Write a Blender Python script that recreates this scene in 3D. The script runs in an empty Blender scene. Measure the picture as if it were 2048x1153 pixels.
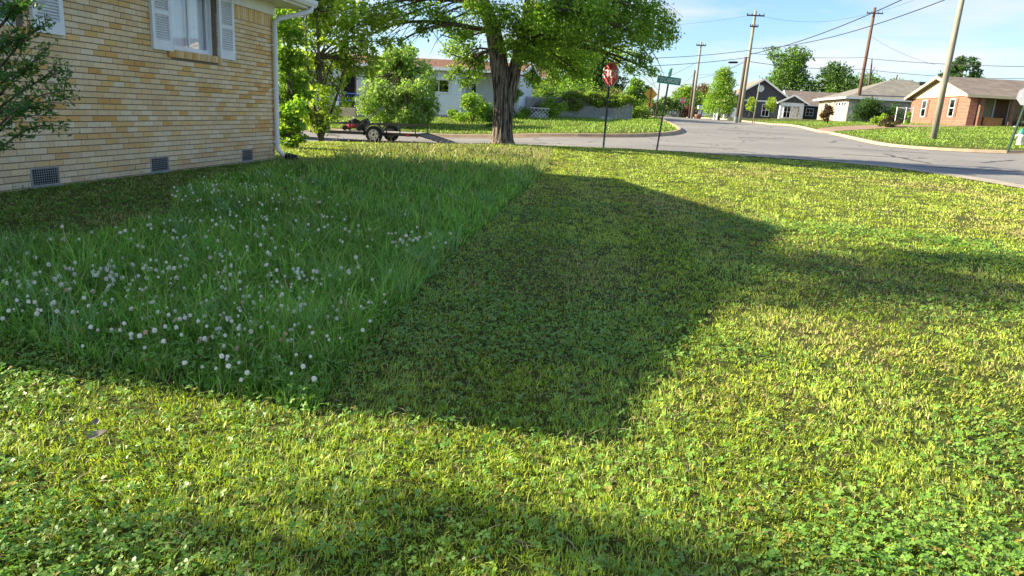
import bpy, bmesh, math, random
import numpy as np
from mathutils import Vector, Matrix
from mathutils.geometry import delaunay_2d_cdt

random.seed(7)
RNG = np.random.default_rng(7)
sc = bpy.context.scene
C = sc.collection
R = math.radians

# ------------------------------------------------------------------ camera
PITCH, ROLL, EYE, FPX = R(14.05), math.atan(.06), 1.1, 1420.0
_F = np.array([0, math.cos(PITCH), -math.sin(PITCH)])
_U0 = np.array([0, math.sin(PITCH), math.cos(PITCH)])
_R0 = np.array([1., 0, 0])
_R = math.cos(ROLL) * _R0 + math.sin(ROLL) * _U0
_U = math.cos(ROLL) * _U0 - math.sin(ROLL) * _R0
cam = bpy.data.objects.new('camera', bpy.data.cameras.new('camera'))
C.objects.link(cam)
cam.data.sensor_width = 36.0
cam.data.lens = FPX / 2048 * 36
cam.data.clip_end = 3000
cam.data.clip_start = .05
cam.matrix_world = Matrix(((_R[0], _U[0], -_F[0], 0), (_R[1], _U[1], -_F[1], 0), (_R[2], _U[2], -_F[2], EYE), (0, 0, 0, 1)))
sc.camera = cam

# ------------------------------------------------------------------ sky, sun, exposure
SUN_EL, SUN_AZ = R(26.0), R(-5.0)       # light travels towards azimuth SUN_AZ (from +X)
w = bpy.data.worlds.new('World')
sc.world = w
w.use_nodes = True
nt = w.node_tree
bg = nt.nodes['Background']
sky = nt.nodes.new('ShaderNodeTexSky')
sky.sky_type = 'NISHITA'
sky.sun_disc = False
sky.sun_elevation = SUN_EL
sky.sun_rotation = R(-85.0)
sky.air_density = 1.0
sky.dust_density = .5
sky.ozone_density = 5.0
bg.inputs[1].default_value = .08
# thin clouds, mapped on a flat layer overhead
tc = nt.nodes.new('ShaderNodeTexCoord')
sep = nt.nodes.new('ShaderNodeSeparateXYZ'); nt.links.new(tc.outputs['Generated'], sep.inputs[0])
zc = nt.nodes.new('ShaderNodeMath'); zc.operation = 'ADD'; zc.inputs[1].default_value = .13
nt.links.new(sep.outputs[2], zc.inputs[0])
zm = nt.nodes.new('ShaderNodeMath'); zm.operation = 'MAXIMUM'; zm.inputs[1].default_value = .05
nt.links.new(zc.outputs[0], zm.inputs[0])
comb = nt.nodes.new('ShaderNodeCombineXYZ')
for i in (0, 1):
    dv = nt.nodes.new('ShaderNodeMath'); dv.operation = 'DIVIDE'
    nt.links.new(sep.outputs[i], dv.inputs[0]); nt.links.new(zm.outputs[0], dv.inputs[1])
    nt.links.new(dv.outputs[0], comb.inputs[i])
cn = nt.nodes.new('ShaderNodeTexNoise'); cn.inputs['Scale'].default_value = .75
cn.inputs['Detail'].default_value = 7; cn.inputs['Roughness'].default_value = .55; cn.inputs['Distortion'].default_value = .4
nt.links.new(comb.outputs[0], cn.inputs['Vector'])
cr = nt.nodes.new('ShaderNodeValToRGB')
cr.color_ramp.elements[0].position = .45; cr.color_ramp.elements[0].color = (0, 0, 0, 1)
cr.color_ramp.elements[1].position = .70; cr.color_ramp.elements[1].color = (.85, .85, .85, 1)
nt.links.new(cn.outputs[0], cr.inputs[0])
mx = nt.nodes.new('ShaderNodeMix'); mx.data_type = 'RGBA'
nt.links.new(cr.outputs[0], mx.inputs['Factor'])
nt.links.new(sky.outputs[0], mx.inputs['A'])
mx.inputs['B'].default_value = (4.5, 4.3, 4.5, 1)
nt.links.new(mx.outputs['Result'], bg.inputs[0])

sun = bpy.data.objects.new('sun', bpy.data.lights.new('sun', 'SUN'))
C.objects.link(sun)
sun.data.energy = 5.0
sun.data.angle = R(.53)
sun.data.color = (1, .87, .66)
_sd = Vector((math.cos(SUN_AZ) * math.cos(SUN_EL), math.sin(SUN_AZ) * math.cos(SUN_EL), -math.sin(SUN_EL)))
sun.rotation_euler = _sd.to_track_quat('-Z', 'Y').to_euler()
sun.location = (-30, 3, 20)
sc.view_settings.view_transform = 'Standard'
sc.view_settings.look = 'None'
sc.view_settings.gamma = 1
sc.view_settings.use_curve_mapping = False
sc.view_settings.exposure = 1.58
sc.render.engine = 'CYCLES'
sc.cycles.use_denoising = True
sc.cycles.max_bounces = 7
sc.cycles.transparent_max_bounces = 8
sc.cycles.sample_clamp_indirect = 6


def at(px, py, Y):
    """world point on the sight line of a photograph pixel at forward distance Y"""
    d = _F + _R * (px - 1024) / FPX - _U * (py - 576.5) / FPX
    return Vector((0, 0, EYE)) + Vector(d * (Y / d[1]))


# ------------------------------------------------------------------ helpers
class MB:
    def __init__(s):
        s.v = []; s.f = []; s.m = []

    def add(s, verts, faces, mi=0):
        o = len(s.v)
        s.v += [tuple(p) for p in verts]
        s.f += [tuple(i + o for i in f) for f in faces]
        s.m += [mi] * len(faces)
        return s

    def box(s, x0, x1, y0, y1, z0, z1, mi=0):
        return s.add([(x0, y0, z0), (x1, y0, z0), (x1, y1, z0), (x0, y1, z0), (x0, y0, z1), (x1, y0, z1), (x1, y1, z1), (x0, y1, z1)],
                     [(0, 3, 2, 1), (4, 5, 6, 7), (0, 1, 5, 4), (1, 2, 6, 5), (2, 3, 7, 6), (3, 0, 4, 7)], mi)

    def obox(s, c, ax, ay, az, hx, hy, hz, mi=0):
        c, ax, ay, az = Vector(c), Vector(ax) * hx, Vector(ay) * hy, Vector(az) * hz
        P = [c + a * ax + b * ay + d * az for d in (-1, 1) for a, b in ((-1, -1), (1, -1), (1, 1), (-1, 1))]
        return s.add(P, [(0, 3, 2, 1), (4, 5, 6, 7), (0, 1, 5, 4), (1, 2, 6, 5), (2, 3, 7, 6), (3, 0, 4, 7)], mi)

    def bar(s, a, b, wd, ht=None, up=(0, 0, 1), mi=0):
        a, b = Vector(a), Vector(b); d = b - a; L = d.length
        if L < 1e-6: return s
        d /= L; x = d.cross(Vector(up))
        if x.length < 1e-4: x = d.cross(Vector((1, 0, 0)))
        x.normalize(); z = x.cross(d)
        return s.obox((a + b) / 2, d, x, z, L / 2, wd / 2, (ht or wd) / 2, mi)

    def tube(s, pts, rad, n=8, mi=0, cap=True):
        pts = [Vector(p) for p in pts]
        if not hasattr(rad, '__len__'): rad = [rad] * len(pts)
        o = len(s.v); prev = None
        for i, p in enumerate(pts):
            d = (pts[min(i + 1, len(pts) - 1)] - pts[max(i - 1, 0)])
            d = d.normalized() if d.length > 1e-9 else Vector((0, 0, 1))
            if prev is None:
                x = d.cross(Vector((0, 1, 0)));
                if x.length < .05: x = d.cross(Vector((1, 0, 0)))
            else:
                x = prev - d * prev.dot(d)
            x.normalize(); y = d.cross(x); prev = x
            for k in range(n):
                a = 2 * math.pi * k / n
                s.v.append(tuple(p + (x * math.cos(a) + y * math.sin(a)) * rad[i]))
        for i in range(len(pts) - 1):
            for k in range(n):
                k2 = (k + 1) % n
                s.f.append((o + i * n + k, o + i * n + k2, o + (i + 1) * n + k2, o + (i + 1) * n + k)); s.m.append(mi)
        if cap:
            s.f.append(tuple(o + k for k in reversed(range(n)))); s.m.append(mi)
            e = o + (len(pts) - 1) * n
            s.f.append(tuple(e + k for k in range(n))); s.m.append(mi)
        return s

    def lathe(s, prof, n=16, c=(0, 0, 0), ax='z', mi=0):
        o = len(s.v); c = Vector(c)
        for r_, h in prof:
            for k in range(n):
                a = 2 * math.pi * k / n; p = (r_ * math.cos(a), r_ * math.sin(a))
                q = {'z': (p[0], p[1], h), 'y': (p[0], h, p[1]), 'x': (h, p[0], p[1])}[ax]
                s.v.append(tuple(c + Vector(q)))
        for i in range(len(prof) - 1):
            for k in range(n):
                k2 = (k + 1) % n
                s.f.append((o + i * n + k, o + i * n + k2, o + (i + 1) * n + k2, o + (i + 1) * n + k)); s.m.append(mi)
        return s

    def prism(s, poly, a, b, mi=0):
        """poly: list of 3D points (planar); extruded by vector from a to b"""
        n = len(poly); A = [Vector(p) + Vector(a) for p in poly]; B = [Vector(p) + Vector(b) for p in poly]
        f = [tuple(range(n))[::-1], tuple(range(n, 2 * n))] + [(i, (i + 1) % n, n + (i + 1) % n, n + i) for i in range(n)]
        return s.add(A + B, f, mi)

    def build(s, name, mat, parent=None, smooth=False):
        me = bpy.data.meshes.new(name)
        me.from_pydata(s.v, [], s.f)
        mats = mat if isinstance(mat, (list, tuple)) else [mat]
        for m_ in mats: me.materials.append(m_)
        if len(mats) > 1: me.polygons.foreach_set('material_index', s.m)
        bm = bmesh.new(); bm.from_mesh(me); bmesh.ops.recalc_face_normals(bm, faces=bm.faces); bm.to_mesh(me); bm.free()
        if smooth: me.polygons.foreach_set('use_smooth', [True] * len(me.polygons))
        o = bpy.data.objects.new(name, me); C.objects.link(o)
        o.parent = parent
        return o


def npmesh(name, V, F, mat, parent=None, col=None, smooth=False):
    """mesh from numpy vertices and triangles/quads (rows of equal length), optional point colours"""
    V = np.asarray(V, np.float32); F = np.asarray(F, np.int32)
    me = bpy.data.meshes.new(name)
    me.vertices.add(len(V)); me.vertices.foreach_set('co', V.ravel())
    k = F.shape[1]
    me.loops.add(F.size); me.loops.foreach_set('vertex_index', F.ravel())
    me.polygons.add(len(F)); me.polygons.foreach_set('loop_start', np.arange(0, F.size, k, dtype=np.int32))
    me.update(calc_edges=True)
    if not smooth: me.shade_flat()
    if col is not None:
        a = me.color_attributes.new('col', 'FLOAT_COLOR', 'POINT')
        c4 = np.ones((len(V), 4), np.float32); c4[:, :3] = col
        a.data.foreach_set('color', c4.ravel())
    me.materials.append(mat)
    o = bpy.data.objects.new(name, me); C.objects.link(o); o.parent = parent
    return o


def tag(o, label=None, cat=None, group=None, kind=None):
    if label: o['label'] = label
    if cat: o['category'] = cat
    if group: o['group'] = group
    if kind: o['kind'] = kind
    return o


def thing(name, label, cat, loc=(0, 0, 0), rz=0., group=None):
    o = bpy.data.objects.new(name, None); C.objects.link(o)
    o.empty_display_size = .2
    o.location = loc; o.rotation_euler = (0, 0, rz)
    return tag(o, label, cat, group)


def copy_tree(o, parent=None):
    c = o.copy(); C.objects.link(c); c.parent = parent
    for ch in o.children: copy_tree(ch, c)
    return c


def inside(poly, x, y):
    x = np.asarray(x, float); y = np.asarray(y, float); r = np.zeros(x.shape, bool)
    n = len(poly)
    for i in range(n):
        x0, y0 = poly[i]; x1, y1 = poly[(i + 1) % n]
        if y0 == y1: continue
        c = ((y0 > y) != (y1 > y)) & (x < (x1 - x0) * (y - y0) / (y1 - y0) + x0)
        r ^= c
    return r


def dist_poly(path, x, y):
    x = np.asarray(x, float); y = np.asarray(y, float); d = np.full(x.shape, 1e9)
    for (x0, y0), (x1, y1) in zip(path[:-1], path[1:]):
        dx, dy = x1 - x0, y1 - y0
        t = np.clip(((x - x0) * dx + (y - y0) * dy) / (dx * dx + dy * dy + 1e-12), 0, 1)
        d = np.minimum(d, np.hypot(x - x0 - t * dx, y - y0 - t * dy))
    return d


def vnoise(x, y, seed=0, octs=3):
    x = np.asarray(x, float); y = np.asarray(y, float); out = np.zeros(x.shape); amp = 1.; tot = 0.
    for o in range(octs):
        t = np.random.default_rng(seed + o * 17).random((256, 256))
        xi = np.floor(x).astype(int); yi = np.floor(y).astype(int); fx = x - xi; fy = y - yi
        fx = fx * fx * (3 - 2 * fx); fy = fy * fy * (3 - 2 * fy)
        a = t[xi % 256, yi % 256]; b = t[(xi + 1) % 256, yi % 256]; c = t[xi % 256, (yi + 1) % 256]; d = t[(xi + 1) % 256, (yi + 1) % 256]
        out += amp * ((a * (1 - fx) + b * fx) * (1 - fy) + (c * (1 - fx) + d * fx) * fy); tot += amp
        amp *= .5; x = x * 2.03 + 11.3; y = y * 2.03 + 5.7
    return out / tot


# ------------------------------------------------------------------ materials
def nodemat(name):
    m = bpy.data.materials.new(name); m.use_nodes = True
    n = m.node_tree
    return m, n, n.nodes['Principled BSDF'], n.nodes['Material Output']


def node(n, typ, **kw):
    x = n.nodes.new(typ)
    for k, v in kw.items(): setattr(x, k, v)
    return x


def pm(name, c1, c2=None, scale=6., rough=.75, bump=0., bscale=None, spec=.3, metal=0., detail=5., stretch=(1, 1, 1), c3=None):
    """procedural material: noise between two colours, noise bump"""
    m, n, b, out = nodemat(name)
    c2 = c2 or tuple(v * .82 for v in c1)
    tc = node(n, 'ShaderNodeTexCoord'); mp = node(n, 'ShaderNodeMapping')
    mp.inputs['Scale'].default_value = stretch
    n.links.new(tc.outputs['Object'], mp.inputs[0])
    no = node(n, 'ShaderNodeTexNoise'); no.inputs['Scale'].default_value = scale; no.inputs['Detail'].default_value = detail
    no.inputs['Roughness'].default_value = .62
    n.links.new(mp.outputs[0], no.inputs['Vector'])
    rp = node(n, 'ShaderNodeValToRGB')
    e = rp.color_ramp.elements
    e[0].position = .34; e[0].color = (*c2, 1); e[1].position = .66; e[1].color = (*c1, 1)
    if c3:
        q = e.new(.80); q.color = (*c3, 1)
    n.links.new(no.outputs[0], rp.inputs[0]); n.links.new(rp.outputs[0], b.inputs['Base Color'])
    b.inputs['Roughness'].default_value = rough; b.inputs['Specular IOR Level'].default_value = spec; b.inputs['Metallic'].default_value = metal
    if bump:
        n2 = node(n, 'ShaderNodeTexNoise'); n2.inputs['Scale'].default_value = bscale or scale * 4; n2.inputs['Detail'].default_value = 6
        n.links.new(mp.outputs[0], n2.inputs['Vector'])
        bp = node(n, 'ShaderNodeBump'); bp.inputs['Strength'].default_value = 1; bp.inputs['Distance'].default_value = bump
        n.links.new(n2.outputs[0], bp.inputs['Height']); n.links.new(bp.outputs[0], b.inputs['Normal'])
    return m


def leafmat(name, trans=.38, rough=.45, spec=.35, tint=(1, 1, 1), ttint=(1.15, 1.25, .55)):
    """colour from the 'col' attribute, diffuse + translucent"""
    m, n, b, out = nodemat(name)
    a = node(n, 'ShaderNodeAttribute'); a.attribute_name = 'col'
    n.links.new(a.outputs['Color'], b.inputs['Base Color'])
    b.inputs['Roughness'].default_value = rough; b.inputs['Specular IOR Level'].default_value = spec
    t = node(n, 'ShaderNodeBsdfTranslucent')
    mc = node(n, 'ShaderNodeMix', data_type='RGBA', blend_type='MULTIPLY'); mc.inputs['Factor'].default_value = 1
    n.links.new(a.outputs['Color'], mc.inputs['A']); mc.inputs['B'].default_value = (*ttint, 1)
    n.links.new(mc.outputs['Result'], t.inputs['Color'])
    s = node(n, 'ShaderNodeMixShader'); s.inputs[0].default_value = trans
    n.links.new(b.outputs[0], s.inputs[1]); n.links.new(t.outputs[0], s.inputs[2]); n.links.new(s.outputs[0], out.inputs['Surface'])
    return m


def glassmat(name, tint=(.75, .8, .85), refl=.25):
    m, n, b, out = nodemat(name)
    n.nodes.remove(b)
    tr = node(n, 'ShaderNodeBsdfTransparent'); tr.inputs[0].default_value = (*tint, 1)
    gl = node(n, 'ShaderNodeBsdfGlossy'); gl.inputs['Roughness'].default_value = .02
    fr = node(n, 'ShaderNodeLayerWeight'); pw = node(n, 'ShaderNodeMath', operation='POWER'); pw.inputs[1].default_value = 3.5; n.links.new(fr.outputs['Facing'], pw.inputs[0])
    ma = node(n, 'ShaderNodeMath', operation='MULTIPLY_ADD'); ma.inputs[1].default_value = .7; ma.inputs[2].default_value = .03 + refl; ma.use_clamp = True
    n.links.new(pw.outputs[0], ma.inputs[0])
    s = node(n, 'ShaderNodeMixShader'); n.links.new(ma.outputs[0], s.inputs[0])
    n.links.new(tr.outputs[0], s.inputs[1]); n.links.new(gl.outputs[0], s.inputs[2]); n.links.new(s.outputs[0], out.inputs['Surface'])
    return m


def brickmat(name, src):
    """face brick: colour from object colour or attribute, drag marks and flecks"""
    m, n, b, out = nodemat(name)
    if src == 'object':
        a = node(n, 'ShaderNodeObjectInfo'); colo = a.outputs['Color']
    else:
        a = node(n, 'ShaderNodeAttribute'); a.attribute_name = 'col'; colo = a.outputs['Color']
    g = node(n, 'ShaderNodeNewGeometry')
    mp = node(n, 'ShaderNodeMapping'); mp.inputs['Scale'].default_value = (90, 90, 26)
    n.links.new(g.outputs['Position'], mp.inputs[0])
    no = node(n, 'ShaderNodeTexNoise'); no.inputs['Scale'].default_value = 1.; no.inputs['Detail'].default_value = 6; no.inputs['Roughness'].default_value = .7
    n.links.new(mp.outputs[0], no.inputs['Vector'])
    rp = node(n, 'ShaderNodeValToRGB'); e = rp.color_ramp.elements
    e[0].position = .30; e[0].color = (.42, .36, .28, 1); e[1].position = .46; e[1].color = (1, 1, 1, 1)
    n.links.new(no.outputs[0], rp.inputs[0])
    n3 = node(n, 'ShaderNodeTexNoise'); n3.inputs['Scale'].default_value = 1.3; n3.inputs['Detail'].default_value = 4
    n.links.new(g.outputs['Position'], n3.inputs['Vector'])
    r3 = node(n, 'ShaderNodeValToRGB'); r3.color_ramp.elements[0].position = .3; r3.color_ramp.elements[0].color = (.88, .87, .84, 1)
    r3.color_ramp.elements[1].position = .7
    n.links.new(n3.outputs[0], r3.inputs[0])
    m1 = node(n, 'ShaderNodeMix', data_type='RGBA', blend_type='MULTIPLY'); m1.inputs['Factor'].default_value = .75
    n.links.new(colo, m1.inputs['A']); n.links.new(rp.outputs[0], m1.inputs['B'])
    m2 = node(n, 'ShaderNodeMix', data_type='RGBA', blend_type='MULTIPLY'); m2.inputs['Factor'].default_value = 1
    n.links.new(m1.outputs['Result'], m2.inputs['A']); n.links.new(r3.outputs[0], m2.inputs['B'])
    n.links.new(m2.outputs['Result'], b.inputs['Base Color'])
    b.inputs['Roughness'].default_value = .85; b.inputs['Specular IOR Level'].default_value = .2
    bp = node(n, 'ShaderNodeBump'); bp.inputs['Strength'].default_value = .9; bp.inputs['Distance'].default_value = .004
    n.links.new(no.outputs[0], bp.inputs['Height']); n.links.new(bp.outputs[0], b.inputs['Normal'])
    return m


def shinglemat(name, c1, c2, sx=3.2, sy=7.):
    m, n, b, out = nodemat(name)
    tc = node(n, 'ShaderNodeTexCoord')
    bt = node(n, 'ShaderNodeTexBrick'); bt.inputs['Scale'].default_value = 1
    bt.inputs['Color1'].default_value = (*c1, 1); bt.inputs['Color2'].default_value = (*c2, 1); bt.inputs['Mortar'].default_value = (*[v * .55 for v in c2], 1)
    bt.inputs['Mortar Size'].default_value = .012; bt.inputs['Brick Width'].default_value = .32; bt.inputs['Row Height'].default_value = .14
    n.links.new(tc.outputs['Object'], bt.inputs['Vector'])
    no = node(n, 'ShaderNodeTexNoise'); no.inputs['Scale'].default_value = 1.2; no.inputs['Detail'].default_value = 8
    n.links.new(tc.outputs['Object'], no.inputs['Vector'])
    mm = node(n, 'ShaderNodeMix', data_type='RGBA', blend_type='OVERLAY'); mm.inputs['Factor'].default_value = .45
    n.links.new(bt.outputs[0], mm.inputs['A']); n.links.new(no.outputs[0], mm.inputs['B'])
    n.links.new(mm.outputs['Result'], b.inputs['Base Color'])
    b.inputs['Roughness'].default_value = .9; b.inputs['Specular IOR Level'].default_value = .15
    return m


def brickfield(name, c1, c2, mort):
    """far brickwork whose bricks are too small to tell apart"""
    m, n, b, out = nodemat(name)
    tc = node(n, 'ShaderNodeTexCoord'); sp = node(n, 'ShaderNodeSeparateXYZ'); n.links.new(tc.outputs['Object'], sp.inputs[0])
    ad = node(n, 'ShaderNodeMath', operation='ADD'); n.links.new(sp.outputs[0], ad.inputs[0]); n.links.new(sp.outputs[1], ad.inputs[1])
    cb = node(n, 'ShaderNodeCombineXYZ'); n.links.new(ad.outputs[0], cb.inputs[0]); n.links.new(sp.outputs[2], cb.inputs[1])
    bt = node(n, 'ShaderNodeTexBrick'); bt.inputs['Scale'].default_value = 1
    bt.inputs['Color1'].default_value = (*c1, 1); bt.inputs['Color2'].default_value = (*c2, 1); bt.inputs['Mortar'].default_value = (*mort, 1)
    bt.inputs['Mortar Size'].default_value = .014; bt.inputs['Brick Width'].default_value = .30; bt.inputs['Row Height'].default_value = .10
    n.links.new(cb.outputs[0], bt.inputs['Vector'])
    n.links.new(bt.outputs[0], b.inputs['Base Color']); b.inputs['Roughness'].default_value = .85
    bp = node(n, 'ShaderNodeBump'); bp.inputs['Distance'].default_value = .01; bp.invert = True
    n.links.new(bt.outputs['Fac'], bp.inputs['Height']); n.links.new(bp.outputs[0], b.inputs['Normal'])
    return m


def barkmat(name, c1, c2, bump=.03):
    m, n, b, out = nodemat(name)
    g = node(n, 'ShaderNodeTexCoord'); mp = node(n, 'ShaderNodeMapping'); mp.inputs['Scale'].default_value = (17, 17, 1.7)
    n.links.new(g.outputs['Object'], mp.inputs[0])
    no = node(n, 'ShaderNodeTexNoise'); no.inputs['Scale'].default_value = 1; no.inputs['Detail'].default_value = 7; no.inputs['Roughness'].default_value = .65
    n.links.new(mp.outputs[0], no.inputs['Vector'])
    rp = node(n, 'ShaderNodeValToRGB'); e = rp.color_ramp.elements
    e[0].position = .42; e[0].color = (*c2, 1); e[1].position = .58; e[1].color = (*c1, 1)
    n.links.new(no.outputs[0], rp.inputs[0]); n.links.new(rp.outputs[0], b.inputs['Base Color'])
    b.inputs['Roughness'].default_value = .9; b.inputs['Specular IOR Level'].default_value = .15
    bp = node(n, 'ShaderNodeBump'); bp.inputs['Distance'].default_value = bump
    n.links.new(no.outputs[0], bp.inputs['Height']); n.links.new(bp.outputs[0], b.inputs['Normal'])
    return m


M = {}
M['white'] = pm('white_paint', (.80, .81, .82), (.70, .71, .72), 3, .5)
M['frieze'] = pm('cream_paint', (.80, .78, .72), (.72, .70, .64), 2, .55)
M['mortar'] = pm('mortar', (.27, .22, .17), (.17, .135, .105), 30, .95, .003)
M['brick_o'] = brickmat('face_brick', 'object')
M['brick_a'] = brickmat('face_brick_field', 'attr')
M['concrete'] = pm('concrete', (.42, .40, .36), (.28, .27, .25), 5, .9, .004, 60)
M['kerb'] = pm('kerb_concrete', (.44, .34, .235), (.33, .255, .175), 3, .9, .004, 50)
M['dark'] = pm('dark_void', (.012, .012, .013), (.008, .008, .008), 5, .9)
M['vent'] = pm('vent_metal', (.07, .075, .08), (.04, .043, .047), 30, .55, spec=.5)
M['glass'] = glassmat('window_glass', (.95, .96, .97), .02)
M['glass_dark'] = glassmat('dark_glass', (.25, .27, .3), .12)
M['curtain'] = pm('sheer_curtain', (.86, .87, .88), (.74, .76, .79), 2, .9, stretch=(6, 6, .2))
M['shingle_brown'] = shinglemat('brown_shingle', (.235, .13, .085), (.18, .10, .065))
M['shingle_grey'] = shinglemat('grey_shingle', (.26, .245, .21), (.20, .19, .165))
M['shingle_dark'] = shinglemat('taupe_shingle', (.23, .195, .165), (.17, .145, .125))
M['shingle_tan'] = shinglemat('tan_shingle', (.30, .24, .18), (.24, .19, .145))
M['siding_white'] = pm('white_siding', (.76, .80, .84), (.68, .72, .76), 2, .6)
M['siding_grey'] = pm('charcoal_siding', (.085, .088, .098), (.065, .067, .076), 2, .7)
M['cream'] = pm('cream_siding', (.60, .51, .32), (.54, .455, .285), 2, .6)
M['tan_siding'] = pm('tan_siding', (.52, .42, .28), (.45, .36, .235), 2, .6)
M['red_brick'] = brickfield('red_brick', (.38, .12, .07), (.23, .066, .042), (.34, .24, .17))
M['dark_brick'] = brickfield('tan_brick', (.50, .40, .27), (.42, .33, .22), (.45, .40, .33))
M['brown'] = pm('brown_paint', (.22, .12, .075), (.16, .085, .055), 4, .6)
M['wood'] = pm('varnished_wood', (.42, .21, .07), (.30, .14, .045), 6, .55)
M['pole_wood'] = pm('weathered_pole_wood', (.33, .31, .235), (.21, .195, .15), 3, .9, .006, 40, stretch=(6, 6, .5))
M['pole_dark'] = pm('creosoted_pole_wood', (.10, .072, .052), (.055, .04, .03), 3, .9, .006, 40, stretch=(6, 6, .5))
M['pole_brown'] = pm('brown_pole_wood', (.17, .105, .07), (.11, .066, .045), 3, .9, .006, 40, stretch=(6, 6, .5))
M['black_metal'] = pm('black_metal', (.018, .018, .02), (.03, .028, .027), 20, .45, spec=.5)
M['wire'] = pm('black_cable', (.02, .02, .022), None, 20, .6)
M['galv'] = pm('galvanised_metal', (.42, .44, .45), (.30, .31, .32), 9, .45, metal=.6)
M['rubber'] = pm('tyre_rubber', (.018, .018, .019), (.028, .027, .026), 30, .85)
M['bed_wood'] = pm('trailer_bed_wood', (.40, .36, .31), (.26, .235, .20), 4, .9, .004, 40, stretch=(1, 8, 8))
M['red_paint'] = pm('red_paint', (.24, .012, .011), (.18, .010, .009), 6, .35, spec=.5)
M['rim_white'] = pm('white_steel_rim', (.62, .58, .48), (.48, .43, .34), 8, .5)
M['sign_red'] = pm('faded_sign_red', (.84, .10, .11), (.76, .08, .09), 9, .45, spec=.5)
M['sign_white'] = pm('sign_white', (.78, .78, .76), (.68, .68, .66), 9, .45, spec=.5)
M['sign_green'] = pm('sign_green', (.02, .34, .20), (.016, .28, .165), 9, .4, spec=.5)
M['sign_yellow'] = pm('sign_yellow', (.78, .40, .04), (.70, .34, .035), 9, .5, spec=.4)
M['sign_back'] = pm('sign_back_metal', (.55, .56, .57), (.44, .45, .46), 9, .5, metal=.4)
M['post_green'] = pm('green_sign_post', (.035, .085, .06), (.022, .06, .042), 12, .5, spec=.5)
M['post_rust'] = pm('rusty_steel_post', (.16, .125, .105), (.085, .058, .045), 14, .6, metal=.2)
M['hyd_white'] = pm('hydrant_white', (.68, .66, .62), (.50, .48, .44), 9, .5)
M['hyd_green'] = pm('hydrant_green', (.05, .27, .20), (.035, .20, .15), 9, .45)
M['blue'] = pm('blue_paint', (.02, .09, .35), (.015, .06, .25), 6, .5)
M['blue_plastic'] = pm('pale_blue_plastic', (.20, .30, .40), None, 6, .5)
M['slat_grey'] = pm('grey_slats', (.42, .41, .40), (.30, .295, .29), 1.5, .8, .01, 30)
M['bark'] = barkmat('furrowed_bark', (.27, .22, .175), (.030, .022, .016), .04)
M['bark_fine'] = barkmat('twig_bark', (.14, .115, .085), (.065, .052, .038), .006)
M['leaf'] = leafmat('tree_leaf', .50)
M['grass'] = leafmat('grass_blade', .30, .45, .4, ttint=(1.2, 1.2, .5))
M['clover'] = leafmat('clover_leaf', .33, .42, .4, ttint=(1.1, 1.25, .5))
M['petal'] = pm('clover_petal', (.95, .92, .80), (.84, .76, .62), 90, .8, c3=(.96, .94, .86))
_m = M['petal']; _n = _m.node_tree; _b = _n.nodes['Principled BSDF']; _oi = node(_n, 'ShaderNodeObjectInfo'); _mm = node(_n, 'ShaderNodeMix', data_type='RGBA', blend_type='MULTIPLY'); _mm.inputs['Factor'].default_value = 1
_n.links.new(_b.inputs['Base Color'].links[0].from_socket, _mm.inputs['A']); _n.links.new(_oi.outputs['Color'], _mm.inputs['B']); _n.links.new(_mm.outputs['Result'], _b.inputs['Base Color'])
M['stem'] = pm('flower_stem', (.10, .16, .035), None, 20, .6)
M['plant_brown'] = pm('dry_seed', (.16, .10, .05), (.09, .06, .035), 60, .9)
M['drygrass'] = leafmat('dry_grass', .25, .7, .2, ttint=(1, 1, .8))
M['deadleaf'] = pm('dry_leaf', (.34, .31, .23), (.24, .21, .15), 30, .7)
M['black_plastic'] = pm('black_plastic', (.02, .02, .021), None, 20, .5)
M['pink_plastic'] = pm('faded_red_plastic', (.45, .14, .12), None, 10, .5)
M['green_box'] = pm('utility_green', (.15, .20, .18), (.12, .16, .145), 5, .5)
M['truck'] = pm('dark_truck_paint', (.02, .022, .026), (.016, .017, .02), 6, .25, spec=.6)
M['tail'] = pm('tail_lamp_red', (.35, .02, .02), None, 6, .25, spec=.6)


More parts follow.
